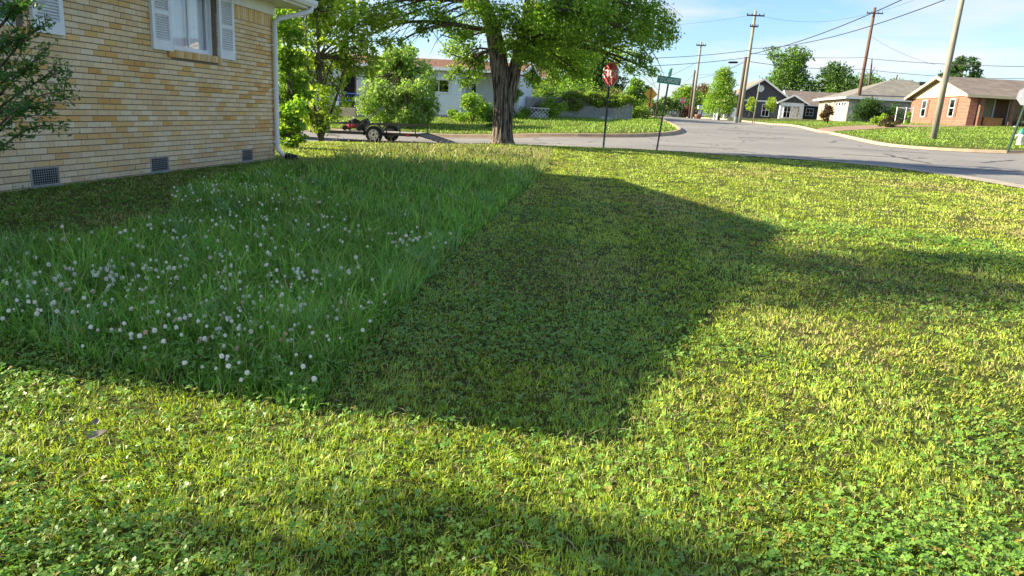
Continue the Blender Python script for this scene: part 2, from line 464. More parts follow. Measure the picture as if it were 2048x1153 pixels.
# ------------------------------------------------------------------ terrain
_cp = [  # x, y, z of the ground as the photograph's sight lines give it
    (-6, -6, 0), (0, -6, 0), (6, -6, 0), (-8, 3, 0), (0, 2, 0), (6, 4, .02), (-5, 9, 0), (0, 9, 0), (6, 10, .03), (-6, 15, -.02), (-1, 15, 0), (4, 16, .02),
    (-9, 21, -.20), (-4.5, 21.5, -.10), (-.6, 24.3, -.03), (2.82, 24.4, .03), (4.66, 24.7, .03), (7.6, 24, .04), (10, 22, .09), (11.3, 19, .09), (10.9, 15.5, .07),
    (10.5, 5, .05), (15, 8, .12), (22, 12, .3), (-14, 24, -.42), (-8, 26.8, -.52), (-4, 26.4, -.42), (0, 26.1, -.16), (-5.6, 29.5, -.50), (-12, 29, -.56), (-20, 29, -.6),
    (-8, 34.2, -.41), (-1.9, 33.5, -.25), (1.35, 33.2, .02), (5.0, 33.8, .20), (8.3, 37.5, .50), (9.4, 47, .80), (11.7, 62, 1.08),
    (17.2, 34, .45), (20.7, 31, .52), (19.5, 48, .86), (20.7, 60, 1.14), (21, 75, 1.34), (20.9, 90, 1.42), (14, 30, .30), (15, 40, .6),
    (20.8, 37, .75), (22.5, 33, .75), (31.3, 52, 1.70), (31.7, 60, 1.76), (35.6, 85, 1.98), (31.4, 95, 1.68), (40, 45, 1.9), (40, 30, 1.2),
    (7.2, 48, .74), (0, 47, .62), (-3.5, 43, .34), (-10.5, 43, -.02), (10, 58, 1.02), (18.5, 80, 1.34), (23.3, 56, 1.33), (25, 50, 1.3), (21.2, 98, 1.42), (12, 98, 1.4),
    (0, 75, 1.1), (-20, 50, .0), (-25, 75, .4), (-22, 10, 0), (-30, -20, 0), (30, -20, .3), (45, 10, .7), (0, -25, 0), (60, 70, 2.4), (60, 110, 2.4), (30, 125, 2.0), (-5, 120, 1.4),
    (0, 300, 2), (-250, 250, 1), (250, 250, 3), (300, 0, 2), (-300, 0, 0), (0, -250, 0), (-250, -250, 0), (250, -250, 1), (0, 700, 2), (700, 0, 2), (-700, 0, 1), (700, 700, 2), (-700, 700, 1)]
_cp = np.array(_cp, float)


def _phi(r2): return r2 * np.log(r2 + 1e-9) * .5


def _tps():
    n = len(_cp); A = np.zeros((n + 3, n + 3)); S = 50.
    X = _cp[:, :2] / S
    A[:n, :n] = _phi(((X[:, None] - X[None]) ** 2).sum(-1)) + np.eye(n) * 2e-4
    A[:n, n] = 1; A[:n, n + 1:] = X; A[n, :n] = 1; A[n + 1:, :n] = X.T
    return np.linalg.solve(A, np.concatenate([_cp[:, 2], np.zeros(3)])), X, S


_TW, _TX, _TS = _tps()


def zt(x, y):
    x = np.asarray(x, float); y = np.asarray(y, float); sh = x.shape
    q = np.stack([x.ravel(), y.ravel()], 1) / _TS
    z = np.empty(len(q))
    for i in range(0, len(q), 40000):
        k = q[i:i + 40000]
        z[i:i + 40000] = _phi(((k[:, None] - _TX[None]) ** 2).sum(-1)) @ _TW[:-3] + _TW[-3] + k @ _TW[-2:]
    return z.reshape(sh)


NEAR_EDGE = [(-60, 33.5), (-20, 28.2), (-12, 27.1), (-8, 26.6), (-4, 26.2), (0, 25.9), (3, 25.4), (6, 24.95), (8.2, 24.3), (9.7, 23.2), (10.8, 21.6), (11.25, 19.6), (11.15, 16), (10.7, 10), (10, -5), (9, -40)]
NW_EDGE = [(-60, 41), (-20, 35.8), (-8, 34.2), (-1.9, 33.45), (1.35, 33.1), (3.6, 33.1), (5.4, 33.7), (7.0, 35.0), (8.0, 36.8), (8.5, 39), (8.9, 42), (9.6, 48), (11.7, 62), (13, 75), (14.5, 92), (16, 130)]
NE_EDGE = [(80, 22.5), (40, 28.2), (23, 30.7), (20.5, 31.1), (18.8, 31.9), (17.7, 33.1), (17.2, 35), (17.6, 38.5), (19.4, 48), (20.6, 60), (21.2, 75), (21.8, 90), (23, 130)]
SE_EDGE = [(22, -40), (21, 0), (20.3, 18), (21.2, 21), (23.5, 22.3), (40, 20.2), (80, 14.8)]
NW_POLY = NW_EDGE + [(-60, 130)]
NE_POLY = NE_EDGE + [(140, 130), (140, 15)]
ROAD_POLY = NEAR_EDGE + SE_EDGE + NE_EDGE + NW_EDGE[::-1]
BANK = .16


def gz(x, y):
    """ground height, the kerbed corner lawns lie a bank above the street"""
    z = zt(x, y)
    k = inside(NW_POLY, x, y) * np.clip(dist_poly(NW_EDGE, x, y) / .5, 0, 1) + inside(NE_POLY, x, y) * np.clip(dist_poly(NE_EDGE, x, y) / .5, 0, 1)
    return z + BANK * np.clip(k, 0, 1)


def g1(x, y): return float(gz(np.array([x]), np.array([y]))[0])


def smooth_path(p, step=.8):
    """Catmull-Rom resampling"""
    P = [np.array(q, float) for q in p]; out = []
    for i in range(len(P) - 1):
        a = P[max(i - 1, 0)]; b = P[i]; c = P[i + 1]; d = P[min(i + 2, len(P) - 1)]
        L = np.linalg.norm(c - b); n = int(np.clip(L / step, 2, 14))
        if L > 18: a = 2 * b - c; d = 2 * c - b
        for k in range(n):
            t = k / n
            out.append(tuple(.5 * ((2 * b) + (-a + c) * t + (2 * a - 5 * b + 4 * c - d) * t * t + (-a + 3 * b - 3 * c + d) * t ** 3)))
    out.append(tuple(P[-1]))
    return out


def sheet(name, outline, zf, mat, step=1.2, box=None):
    xs = [p[0] for p in outline]; ys = [p[1] for p in outline]
    gx, gy = np.meshgrid(np.arange(min(xs) + .3, max(xs), step), np.arange(min(ys) + .3, max(ys), step))
    gx, gy = gx.ravel(), gy.ravel()
    ok = inside(outline, gx, gy)
    if box is not None: ok &= (gx > box[0]) & (gx < box[1]) & (gy > box[2]) & (gy < box[3])
    ok &= dist_poly(list(outline) + [outline[0]], gx, gy) > .25
    pts = [Vector((float(a), float(b))) for a, b in outline] + [Vector((float(a), float(b))) for a, b in zip(gx[ok], gy[ok])]
    n = len(outline)
    vo, eo, fo, _, _, _ = delaunay_2d_cdt(pts, [(i, (i + 1) % n) for i in range(n)], [], 1, 1e-4)
    vo = np.array([tuple(v) for v in vo]); F = np.array([f for f in fo if len(f) == 3])
    z = zf(vo[:, 0], vo[:, 1])
    a, b, c = vo[F[:, 0]], vo[F[:, 1]], vo[F[:, 2]]
    neg = (b[:, 0] - a[:, 0]) * (c[:, 1] - a[:, 1]) - (b[:, 1] - a[:, 1]) * (c[:, 0] - a[:, 0]) < 0
    F[neg] = F[neg][:, ::-1]
    o = npmesh(name, np.column_stack([vo, z]), F, mat, smooth=True)
    return tag(o, kind='structure')


def soilmat():
    m, n, b, out = nodemat('lawn_thatch')
    g = node(n, 'ShaderNodeNewGeometry')
    n1 = node(n, 'ShaderNodeTexNoise'); n1.inputs['Scale'].default_value = .55; n1.inputs['Detail'].default_value = 6
    n2 = node(n, 'ShaderNodeTexNoise'); n2.inputs['Scale'].default_value = 38; n2.inputs['Detail'].default_value = 6; n2.inputs['Roughness'].default_value = .7
    n.links.new(g.outputs['Position'], n1.inputs['Vector']); n.links.new(g.outputs['Position'], n2.inputs['Vector'])
    r1 = node(n, 'ShaderNodeValToRGB'); e = r1.color_ramp.elements
    e[0].position = .35; e[0].color = (.085, .12, .028, 1); e[1].position = .66; e[1].color = (.145, .145, .052, 1)
    r2 = node(n, 'ShaderNodeValToRGB'); e = r2.color_ramp.elements
    e[0].position = .3; e[0].color = (.35, .38, .3, 1); e[1].position = .7; e[1].color = (1.25, 1.25, 1.1, 1)
    n.links.new(n1.outputs[0], r1.inputs[0]); n.links.new(n2.outputs[0], r2.inputs[0])
    m1 = node(n, 'ShaderNodeMix', data_type='RGBA', blend_type='MULTIPLY'); m1.inputs['Factor'].default_value = 1
    n.links.new(r1.outputs[0], m1.inputs['A']); n.links.new(r2.outputs[0], m1.inputs['B'])
    n.links.new(m1.outputs['Result'], b.inputs['Base Color'])
    b.inputs['Roughness'].default_value = .95; b.inputs['Specular IOR Level'].default_value = .1
    bp = node(n, 'ShaderNodeBump'); bp.inputs['Distance'].default_value = .04
    n.links.new(n2.outputs[0], bp.inputs['Height']); n.links.new(bp.outputs[0], b.inputs['Normal'])
    return m


def asphaltmat():
    m, n, b, out = nodemat('worn_asphalt')
    g = node(n, 'ShaderNodeNewGeometry')
    n1 = node(n, 'ShaderNodeTexNoise'); n1.inputs['Scale'].default_value = .28; n1.inputs['Detail'].default_value = 7
    n2 = node(n, 'ShaderNodeTexNoise'); n2.inputs['Scale'].default_value = 22; n2.inputs['Detail'].default_value = 8; n2.inputs['Roughness'].default_value = .8
    for q in (n1, n2): n.links.new(g.outputs['Position'], q.inputs['Vector'])
    r1 = node(n, 'ShaderNodeValToRGB'); e = r1.color_ramp.elements
    e[0].position = .36; e[0].color = (.215, .21, .20, 1); e[1].position = .66; e[1].color = (.28, .268, .245, 1)
    r2 = node(n, 'ShaderNodeValToRGB'); e = r2.color_ramp.elements
    e[0].position = .32; e[0].color = (.45, .45, .45, 1); e[1].position = .62; e[1].color = (1.15, 1.15, 1.15, 1)
    n.links.new(n1.outputs[0], r1.inputs[0]); n.links.new(n2.outputs[0], r2.inputs[0])
    m1 = node(n, 'ShaderNodeMix', data_type='RGBA', blend_type='MULTIPLY'); m1.inputs['Factor'].default_value = .75
    n.links.new(r1.outputs[0], m1.inputs['A']); n.links.new(r2.outputs[0], m1.inputs['B'])
    # crack network, warped, only here and there
    nw = node(n, 'ShaderNodeTexNoise'); nw.inputs['Scale'].default_value = .9; nw.inputs['Detail'].default_value = 4
    n.links.new(g.outputs['Position'], nw.inputs['Vector'])
    ad = node(n, 'ShaderNodeVectorMath', operation='MULTIPLY_ADD'); ad.inputs[1].default_value = (2.2, 2.2, 0)
    n.links.new(nw.outputs['Color'], ad.inputs[0]); n.links.new(g.outputs['Position'], ad.inputs[2])
    vo = node(n, 'ShaderNodeTexVoronoi', feature='DISTANCE_TO_EDGE'); vo.inputs['Scale'].default_value = .22
    n.links.new(ad.outputs[0], vo.inputs['Vector'])
    r3 = node(n, 'ShaderNodeValToRGB'); e = r3.color_ramp.elements
    e[0].position = .004; e[0].color = (.25, .25, .25, 1); e[1].position = .016; e[1].color = (1, 1, 1, 1)
    n.links.new(vo.outputs[0], r3.inputs[0])
    m2 = node(n, 'ShaderNodeMix', data_type='RGBA', blend_type='MULTIPLY')
    r4 = node(n, 'ShaderNodeValToRGB'); r4.color_ramp.elements[0].position = .45; r4.color_ramp.elements[1].position = .55
    n.links.new(n1.outputs[0], r4.inputs[0]); n.links.new(r4.outputs[0], m2.inputs['Factor'])
    n.links.new(m1.outputs['Result'], m2.inputs['A']); n.links.new(r3.outputs[0], m2.inputs['B'])
    n.links.new(m2.outputs['Result'], b.inputs['Base Color'])
    b.inputs['Roughness'].default_value = .88; b.inputs['Specular IOR Level'].default_value = .25
    bp = node(n, 'ShaderNodeBump'); bp.inputs['Distance'].default_value = .006
    n.links.new(n2.outputs[0], bp.inputs['Height']); n.links.new(bp.outputs[0], b.inputs['Normal'])
    return m


M['soil'] = soilmat()
M['asphalt'] = asphaltmat()
M['gutter'] = pm('sandy_road_edge', (.42, .37, .29), (.30, .265, .21), 2.5, .95, .01, 40)
M['gravel'] = pm('red_gravel', (.33, .23, .16), (.22, .15, .105), 9, .95, .012, 45)

ax_ = np.unique(np.concatenate([np.arange(-900, -60, 60), np.arange(-60, -16, 4), np.arange(-16, 26, .7), np.arange(26, 60, 3), np.arange(60, 961, 60)]))
ay_ = np.unique(np.concatenate([np.arange(-900, -40, 60), np.arange(-40, -6, 4), np.arange(-6, 50, .7), np.arange(50, 130, 3), np.arange(130, 1000, 60)]))
gx, gy = np.meshgrid(ax_, ay_)
V = np.column_stack([gx.ravel(), gy.ravel(), zt(gx, gy).ravel()])
# below the street and the raised corner lawns the sheet lies lower than what covers it
hid = inside(ROAD_POLY, V[:, 0], V[:, 1]) | inside(NW_POLY, V[:, 0], V[:, 1]) | inside(NE_POLY, V[:, 0], V[:, 1])
V[:, 2] -= np.where(hid & (dist_poly(NEAR_EDGE, V[:, 0], V[:, 1]) > .3), .035, .004)
nx, ny = len(ax_), len(ay_)
ii = (np.arange(ny - 1)[:, None] * nx + np.arange(nx - 1)[None]).ravel()
tag(npmesh('ground', V, np.column_stack([ii, ii + 1, ii + nx + 1, ii + nx]), M['soil'], smooth=True), kind='structure')

ne_s, nw_s = smooth_path(NE_EDGE), smooth_path(NW_EDGE)
near_s, se_s = smooth_path(NEAR_EDGE), smooth_path(SE_EDGE)
near_j = [(x + .05 * math.sin(i * 2.1), y + .07 * math.sin(i * 1.7 + 1)) for i, (x, y) in enumerate(near_s)]
sheet('road', near_j + se_s + ne_s + nw_s[::-1], lambda x, y: zt(x, y) + .012, M['asphalt'], 1.1, (-30, 45, 5, 100))


def lawn_z(x, y): return gz(x, y) + .006


sheet('corner_lawn', nw_s + [(-60, 130)], lawn_z, M['soil'], .9, (-18, 14, 32, 60))
sheet('kerb_side_lawn', ne_s + [(140, 130), (140, 15)], lawn_z, M['soil'], .9, (16, 46, 26, 66))
sheet('gravel_driveway', smooth_path([(18.75, 44.8), (21.5, 47.2), (26, 49.4), (33, 51.2), (33.3, 53.6), (26, 52.6), (22.5, 51.3), (19.6, 48.9)], .7), lambda x, y: gz(x, y) + .03, M['gravel'], .8)


def kerb(path, side, name, hgt=.13, wd=.17, lo=None):
    """side: +1 kerb stands to the left of the path direction"""
    P = np.array(path); d = np.gradient(P, axis=0); d /= np.linalg.norm(d, axis=1)[:, None]; nrm = np.column_stack([-d[:, 1], d[:, 0]]) * side
    z0 = zt(P[:, 0], P[:, 1])
    prof = [(-.20, .016), (-.03, .022), (0, hgt - .02), (.03, hgt), (wd, hgt), (wd + .01, -.1)]
    V = []; n = len(P)
    for o_, h_ in prof:
        V.append(np.column_stack([P + nrm * o_, z0 + h_]))
    V = np.concatenate(V); F = []
    for k in range(len(prof) - 1):
        for i in range(n - 1):
            q = [k * n + i, k * n + i + 1, (k + 1) * n + i + 1, (k + 1) * n + i]
            F.append(q if side < 0 else q[::-1])
    o = npmesh(name, V, F, M['kerb'])
    return tag(o, kind='structure')


kerb([p for p in ne_s if p[0] < 42 and p[1] < 100], -1, 'kerb', .14)
kerb([p for p in nw_s if p[0] > -30 and p[1] < 100], 1, 'kerb', .17)

def strip(path, side, wd, name, mat):
    P = np.array(path); d = np.gradient(P, axis=0); d /= np.linalg.norm(d, axis=1)[:, None]; nrm = np.column_stack([-d[:, 1], d[:, 0]]) * side
    k = wd * (.75 + .5 * vnoise(np.arange(len(P)) * .6, np.zeros(len(P)), 5, 2))[:, None]; n = len(P); A, B = P - nrm * .1, P + nrm * k
    V = np.concatenate([np.column_stack([A, zt(*A.T) + .017]), np.column_stack([B, zt(*B.T) + .017])])
    F = [[i, i + 1, n + i + 1, n + i] if side > 0 else [n + i, n + i + 1, i + 1, i] for i in range(n - 1)]
    return tag(npmesh(name, V, F, M[mat], smooth=True), kind='structure')


strip([p for p in near_s if p[0] > 4 and p[1] > 2], 1, .55, 'gravel_edge', 'gutter')

M['tar'] = pm('old_tar', (.045, .043, .042), (.09, .087, .083), 4, .8)
rk_ = random.Random(21)
for (x0, y0), (x1, y1), w_ in [((12.1, 27.2), (14.9, 26.6), .07), ((9.2, 24.9), (10.8, 25.3), .05), ((13.2, 31.5), (17.0, 30.2), .05), ((12.0, 22.4), (15.5, 21.6), .06), ((5.2, 29.0), (8.5, 28.2), .05), ((10.5, 35.5), (14.0, 37.0), .06), ((13.5, 24.0), (14.2, 28.5), .05), ((-3.5, 30.5), (1.0, 29.6), .05), ((11.5, 43), (15.5, 42.2), .07), ((16.2, 25.5), (18.8, 27.6), .06)]:
    n = 14; pa = [(x0 + (x1 - x0) * i / n + rk_.uniform(-.09, .09), y0 + (y1 - y0) * i / n + rk_.uniform(-.12, .12)) for i in range(n + 1)]
    strip(pa, 1, w_, 'road_crack', 'tar')

# ------------------------------------------------------------------ brick house
HA = R(-7.5)
house = thing('brick_house', 'cream and orange brick house with white shutters beside the unmown grass', 'house', (-4.42, 13.0, 0), HA)
HL, HW = 9.76, 17.0     # along local y (towards the camera) and depth along -x
CO, BL = .0677, .2035
COURSES = 34
Z0 = -.055
OPEN = [(-2.97, -1.80, 1.62, 2.6), (-6.72, -5.45, 1.62, 2.6)]        # window openings s0,s1,z0,z1
SILL = [(-3.06, -1.70), (-6.80, -5.36)]
VENT = [(-5.56, -5.16), (-3.56, -3.17), (-1.19, -.83), (-8.6, -8.2)]
VZ = (Z0 + CO * 1.5 - .01, Z0 + CO * 4.5)
VZ = (Z0 + CO * 1, Z0 + CO * 4)
TOPZ = Z0 + COURSES * CO     # top of running courses = 2.247
wall = MB()
WZ1 = 2.52


def wall_cut(s0, s1, z0, z1): wall.box(-.22, -.012, s0, s1, z0, z1)


# mortar backing split round the openings
cuts = sorted(OPEN)
wall_cut(-HL, OPEN[1][0], Z0 - .2, 2.75); wall_cut(OPEN[1][0], OPEN[1][1], Z0 - .2, 1.62)
wall_cut(OPEN[1][1], OPEN[0][0], Z0 - .2, 2.75); wall_cut(OPEN[0][0], OPEN[0][1], Z0 - .2, 1.62); wall_cut(OPEN[0][1], -.012, Z0 - .2, 2.75)
wall.box(-HW, -.22, -.22, -.012, Z0 - .2, 2.75); wall.box(-HW, -.22, -HL, -HL + .2, Z0 - .2, 2.75); wall.box(-HW, -HW + .2, -HL + .2, -.22, Z0 - .2, 2.75)
wall_o = wall.build('wall', M['mortar'], house)
cream = [(.80, .57, .31), (.82, .60, .345), (.77, .53, .275), (.84, .645, .40), (.80, .595, .345), (.83, .665, .44)]
orange = [(.74, .42, .14), (.76, .47, .18), (.70, .38, .125), (.76, .44, .155)]
buff = [(.80, .53, .21), (.77, .49, .19)]
rb = random.Random(5)
bricks = []     # (s0, s1, z0, z1, colour)
for k in range(COURSES):
    z0 = Z0 + k * CO; z1 = z0 + CO - .0115
    s = -HL - (BL / 2 if k % 2 else 0) + rb.uniform(-.012, .012)
    run = 0
    while s < 0:
        a, b = max(s, -HL), min(s + BL - .006, -.0005); s += BL
        if run > 0: col = rb.choice(orange); run -= 1
        else:
            q = rb.random(); t = k / COURSES
            if q < .11: col = rb.choice(orange); run = rb.choice([0, 0, 0, 0, 0, 1, 1, 2])
            elif q < .19: col = rb.choice(buff)
            else: col = rb.choice(cream)
        j = rb.uniform(.92, 1.03); f_ = max(0, 1 - k / 11) * rb.uniform(.25, .75); col = tuple(v * j * (1 - f_) + f_ * q_ for v, q_ in zip(col, (.58, .50, .36)))
        segs = [(a, b)]
        for (o0, o1, oz0, oz1) in OPEN:
            if z1 > oz0 - .09: segs = [(x0, x1) for c0, c1 in segs for x0, x1 in ((c0, min(c1, o0 - .003)), (max(c0, o1 + .003), c1)) if x1 - x0 > .02]
        for v0, v1 in VENT:
            if z0 > VZ[0] - .01 and z1 < VZ[1] + .01: segs = [(x0, x1) for c0, c1 in segs for x0, x1 in ((c0, min(c1, v0 - .004)), (max(c0, v1 + .004), c1)) if x1 - x0 > .02]
        for x0, x1 in segs: bricks.append((x0, x1, z0, z1, col))
# soldier course under the frieze
s = -HL
while s < -.03:
    col = rb.choice(cream[:4] + buff); j = rb.uniform(.88, 1.0)
    if not any(o0 - .03 < s < o1 for o0, o1, _, _ in OPEN):
        bricks.append((s, min(s + .058, -.001), TOPZ, TOPZ + .195, tuple(v * j for v in col)))
    s += CO
# the jambs of the window openings show brick ends: bricks there reach deeper (box depth below)
bricks.sort(key=lambda q: -q[0] if q[0] > -6.15 else 99)
vis = [q for q in bricks if -6.2 < q[0]]
vis.sort(key=lambda q: q[0])
single, rest = vis[:292], vis[292:] + [q for q in bricks if q[0] <= -6.2]
unit = MB().box(-.09, .0, -.5, .5, -.5, .5)
bm0 = None
for (x0, x1, z0, z1, col) in single:
    if bm0 is None:
        o = unit.build('brick', M['brick_o'], wall_o); bm0 = o
    else:
        o = bm0.copy(); C.objects.link(o)
    o.location = (rb.uniform(-.002, .0015), (x0 + x1) / 2, (z0 + z1) / 2); o.scale = (1, x1 - x0, z1 - z0)
    o.color = (*col, 1)
V = []; F = []; cl = []
bf = [(0, 3, 2, 1), (4, 5, 6, 7), (0, 1, 5, 4), (1, 2, 6, 5), (2, 3, 7, 6), (3, 0, 4, 7)]
for (x0, x1, z0, z1, col) in rest:
    o_ = len(V); d = rb.uniform(-.002, .0015)
    V += [(a, b, c) for c in (z0, z1) for a, b in ((-.09, x0), (d, x0), (d, x1), (-.09, x1))]
    F += [[i + o_ for i in f] for f in bf]; cl += [col] * 8
tag(npmesh('brickwork', V, F, M['brick_a'], wall_o, np.array(cl)), kind='stuff')
# brick sills: rowlock bricks, sloping out
for si, (s0, s1) in enumerate(SILL):
    sl = MB().box(-.10, -.004, s0 + .01, s1 - .01, 1.53, 1.60).build('sill', M['mortar'], house)
    s = s0
    while s < s1 - .03:
        j = rb.uniform(.86, 1.02); col = rb.choice(cream[:3] + orange[:1] + buff)
        b = MB().obox((-.028, s + .030, 1.582), (1, 0, -.12), (0, 1, 0), (.12, 0, 1), .064, .0295, .047)
        o = b.build('brick', M['brick_o'], sl); o.color = (*[v * j for v in col], 1)
        s += .0665
# crawl space vents
for v0, v1 in VENT:
    f = MB(); z0, z1 = VZ
    f.box(-.0118, .004, v0, v0 + .014, z0, z1 - .006); f.box(-.0118, .004, v1 - .014, v1, z0, z1 - .006)
    f.box(-.0118, .004, v0 + .014, v1 - .014, z0, z0 + .012); f.box(-.0118, .004, v0 + .014, v1 - .014, z1 - .018, z1 - .006)
    fo = f.build('crawl_vent', [M['concrete']], house)
    g = MB(); n = 13
    for i in range(1, n): g.box(-.006, -.003, v0 + (v1 - v0) * i / n - .0022, v0 + (v1 - v0) * i / n + .0022, z0 + .012, z1 - .018)
    for i in range(1, 8): g.box(-.0028, .0, v0 + .014, v1 - .014, z0 + (z1 - z0) * i / 8 - .0022, z0 + (z1 - z0) * i / 8 + .0022)
    g.build('grille', M['galv'], fo)
    MB().box(-.0116, -.010, v0 + .014, v1 - .014, z0 + .012, z1 - .018).build('opening', M['dark'], fo)
    MB().box(-.011, .016, v0 - .03, v1 + .03, z0 - .055, z0 - .003).build('vent_sill', M['concrete'], fo)
# windows: sliding sash set back in the opening, curtain and dark room behind
for wi, (o0, o1, oz0, oz1) in enumerate(OPEN):
    f = MB(); x0, x1 = -.15, -.085; b_ = .045
    f.box(x0, x1, o0, o0 + b_, oz0, oz1); f.box(x0, x1, o1 - b_, o1, oz0, oz1)
    f.box(x0, x1, o0 + b_, o1 - b_, oz0, oz0 + b_); f.box(x0, x1, o0 + b_, o1 - b_, oz1 - b_, oz1)
    mid = (o0 + o1) / 2
    wo = f.build('window', M['white'], house)
    s_ = MB()
    for a, b, dx in ((o0 + b_, mid + .02, -.105), (mid - .02, o1 - b_, -.135)):
        s_ = MB(); t = .032
        s_.box(dx - .012, dx + .012, a, a + t, oz0 + b_, oz1 - b_); s_.box(dx - .012, dx + .012, b - t, b, oz0 + b_, oz1 - b_)
        s_.box(dx - .012, dx + .012, a + t, b - t, oz0 + b_, oz0 + b_ + t); s_.box(dx - .012, dx + .012, a + t, b - t, oz1 - b_ - t, oz1 - b_)
        s_.build('sash', M['white'], wo)
        MB().box(dx - .003, dx + .003, a + t, b - t, oz0 + b_ + t, oz1 - b_ - t).build('pane', M['glass'], wo)
    cu = MB(); n = 60; P = []
    for i in range(n + 1):
        yy = o0 + (o1 - o0) * i / n
        P.append((-.185 + .018 * math.sin(i * 1.3) + .012 * math.sin(i * .47), yy))
    cu.add([(p[0], p[1], z) for z in (oz0 - .05, oz1) for p in P], [(i, i + 1, n + 2 + i, n + 1 + i) for i in range(n)])
    cu.build('curtain', M['curtain'], wo, True)
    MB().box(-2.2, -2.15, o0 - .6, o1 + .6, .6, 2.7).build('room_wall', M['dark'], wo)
# shutters with real louvres
for s0, s1 in ((-3.40, -2.98), (-1.79, -1.36), (-5.36, -4.93)):
    zb, zt_ = 1.60, 2.62; st = .062
    sh = MB()
    sh.box(.002, .042, s0, s0 + st, zb, zt_); sh.box(.002, .042, s1 - st, s1, zb, zt_)
    for a, b in ((zb, zb + .13), (2.045, 2.10), (zt_ - .07, zt_)): sh.box(.002, .042, s0 + st, s1 - st, a, b)
    sh.box(.003, .012, s0 + st, s1 - st, zb + .13, zt_ - .07)
    so = sh.build('shutter', M['white'], house)
    for a, b in ((zb + .13, 2.045), (2.10, zt_ - .07)):
        n = int((b - a) / .030)
        for i in range(n):
            zc_ = a + (b - a) * (i + .5) / n
            MB().obox((.026, (s0 + s1) / 2, zc_), (.75, 0, -.62), (0, 1, 0), (.62, 0, .75), .017, (s1 - s0) / 2 - st, .0035).build('louvre', M['white'], so)
# frieze, soffit, fascia, gutter, roof
OV = .46
fr = MB().box(.0025, .03, -HL - .1, .03, 2.445, 2.63); fr.box(-HW, .0, .0025, .03, 2.445, 2.63); fr.build('frieze_board', M['frieze'], house)
sf = MB().box(-HW - OV, OV, -HL - OV, OV, 2.632, 2.65); sf.build('soffit', M['frieze'], house)
fa = MB()
for a, b in (((OV, -HL - OV), (OV, OV)), ((OV, OV), (-HW - OV, OV)), ((-HW - OV, OV), (-HW - OV, -HL - OV)), ((-HW - OV, -HL - OV), (OV, -HL - OV))):
    fa.bar((*a, 2.70), (*b, 2.70), .03, .16)
fa.build('fascia', M['frieze'], house)
gu = MB()
gp = [(0, 0), (.07, .005), (.105, .06), (.11, .12), (.10, .12), (.095, .065), (.065, .015), (0, .012)]
gu.prism([(OV + .016 + a, -HL - OV, 2.655 + b) for a, b in gp], (0, 0, 0), (0, HL + 2 * OV + .12, 0))
gu.prism([(-HW - OV, OV + .016 + a, 2.655 + b) for a, b in gp], (0, 0, 0), (HW + 2 * OV + .0, 0, 0))
gu.build('gutter', M['white'], house)
RISE = 3.55; yc = -HL / 2; run_ = HL / 2 + OV
E0 = [(OV + .05, -HL - OV - .05, 2.765), (OV + .05, OV + .05, 2.765), (-HW - OV - .05, OV + .05, 2.765), (-HW - OV - .05, -HL - OV - .05, 2.765)]
r0, r1 = (OV - run_, yc, 2.765 + RISE), (-HW - OV + run_, yc, 2.765 + RISE)
rf = MB().add(E0 + [r0, r1] + [(p[0], p[1], p[2] - .03) for p in E0], [(0, 1, 4), (1, 2, 5, 4), (2, 3, 5), (3, 0, 4, 5), (9, 8, 7, 6), (0, 6, 7, 1), (1, 7, 8, 2), (2, 8, 9, 3), (3, 9, 6, 0)])
rf.build('roof', M['shingle_brown'], house)
# downspout at the far corner
dx_, dy_ = .055, -.035
ds = MB()
P = [(OV + .06, OV - .02, 2.66), (OV + .055, OV - .03, 2.60), (OV - .02, OV - .10, 2.55), (dx_ + .06, dy_ + .05, 2.40), (dx_, dy_, 2.33), (dx_, dy_, 2.2), (dx_, dy_, 1.2), (dx_, dy_, .24), (dx_ + .02, dy_, .15), (dx_ + .10, dy_ + .01, .075), (dx_ + .16, dy_ + .02, .055)]
ds.tube(P, .042, 12)
dso = ds.build('downspout', M['white'], house, True)
for zz in (1.95, 1.22, .30): MB().lathe([(.050, -.02), (.050, .02)], 12, (dx_, dy_, zz)).box(-.01, dx_, dy_ - .055, dy_ + .055, zz - .012, zz + .012).build('strap', M['white'], dso)
MB().tube([(dx_ + .15, dy_ + .02, .065), (dx_ + .24, dy_ + .03, .045), (dx_ + .34, dy_ + .03, .03)], [.06, .065, .06], 12).build('drain_boot', M['black_plastic'], house, True)


# ------------------------------------------------------------------ lawn: blades, clover, tall grass
LAWN = [p for p in near_s if p[0] > -30 and p[1] > -1] + [(10, -3), (-30, -3)]
TALL = [(-.68, 2.36), (-.64, 3.2), (-.50, 5.1), (-.12, 8.2), (.30, 11.6), (.52, 14), (.70, 16.6), (.82, 19.4), (-1.2, 19.0), (-2.9, 17.2), (-3.4, 14.6), (-3.5, 13.2), (-4.0, 11.5), (-3.95, 8.6), (-3.6, 7.4), (-3.05, 6.2), (-3.1, 5.0), (-4.4, 4.2), (-5, 3.2), (-4.2, 3.3), (-2.2, 2.92), (-1.3, 2.55)]
HOUSE_POLY = [(-4.42, 13.0), (-4.42 - .1305 * 10, 13.0 - .9914 * 10), (-30, 6), (-30, 16)]


def scatter(rho, dmin, dmax, a0, a1, rng):
    """points with rho(d) per square metre round the standpoint, between two bearings"""
    edges = np.geomspace(dmin, dmax, 60); out = []
    for r0_, r1_ in zip(edges[:-1], edges[1:]):
        A = .5 * (a1 - a0) * (r1_ ** 2 - r0_ ** 2); n = rng.poisson(rho((r0_ + r1_) / 2) * A)
        r_ = np.sqrt(rng.uniform(r0_ ** 2, r1_ ** 2, n)); a = rng.uniform(a0, a1, n)
        out.append(np.column_stack([r_ * np.sin(a), r_ * np.cos(a)]))
    return np.concatenate(out)


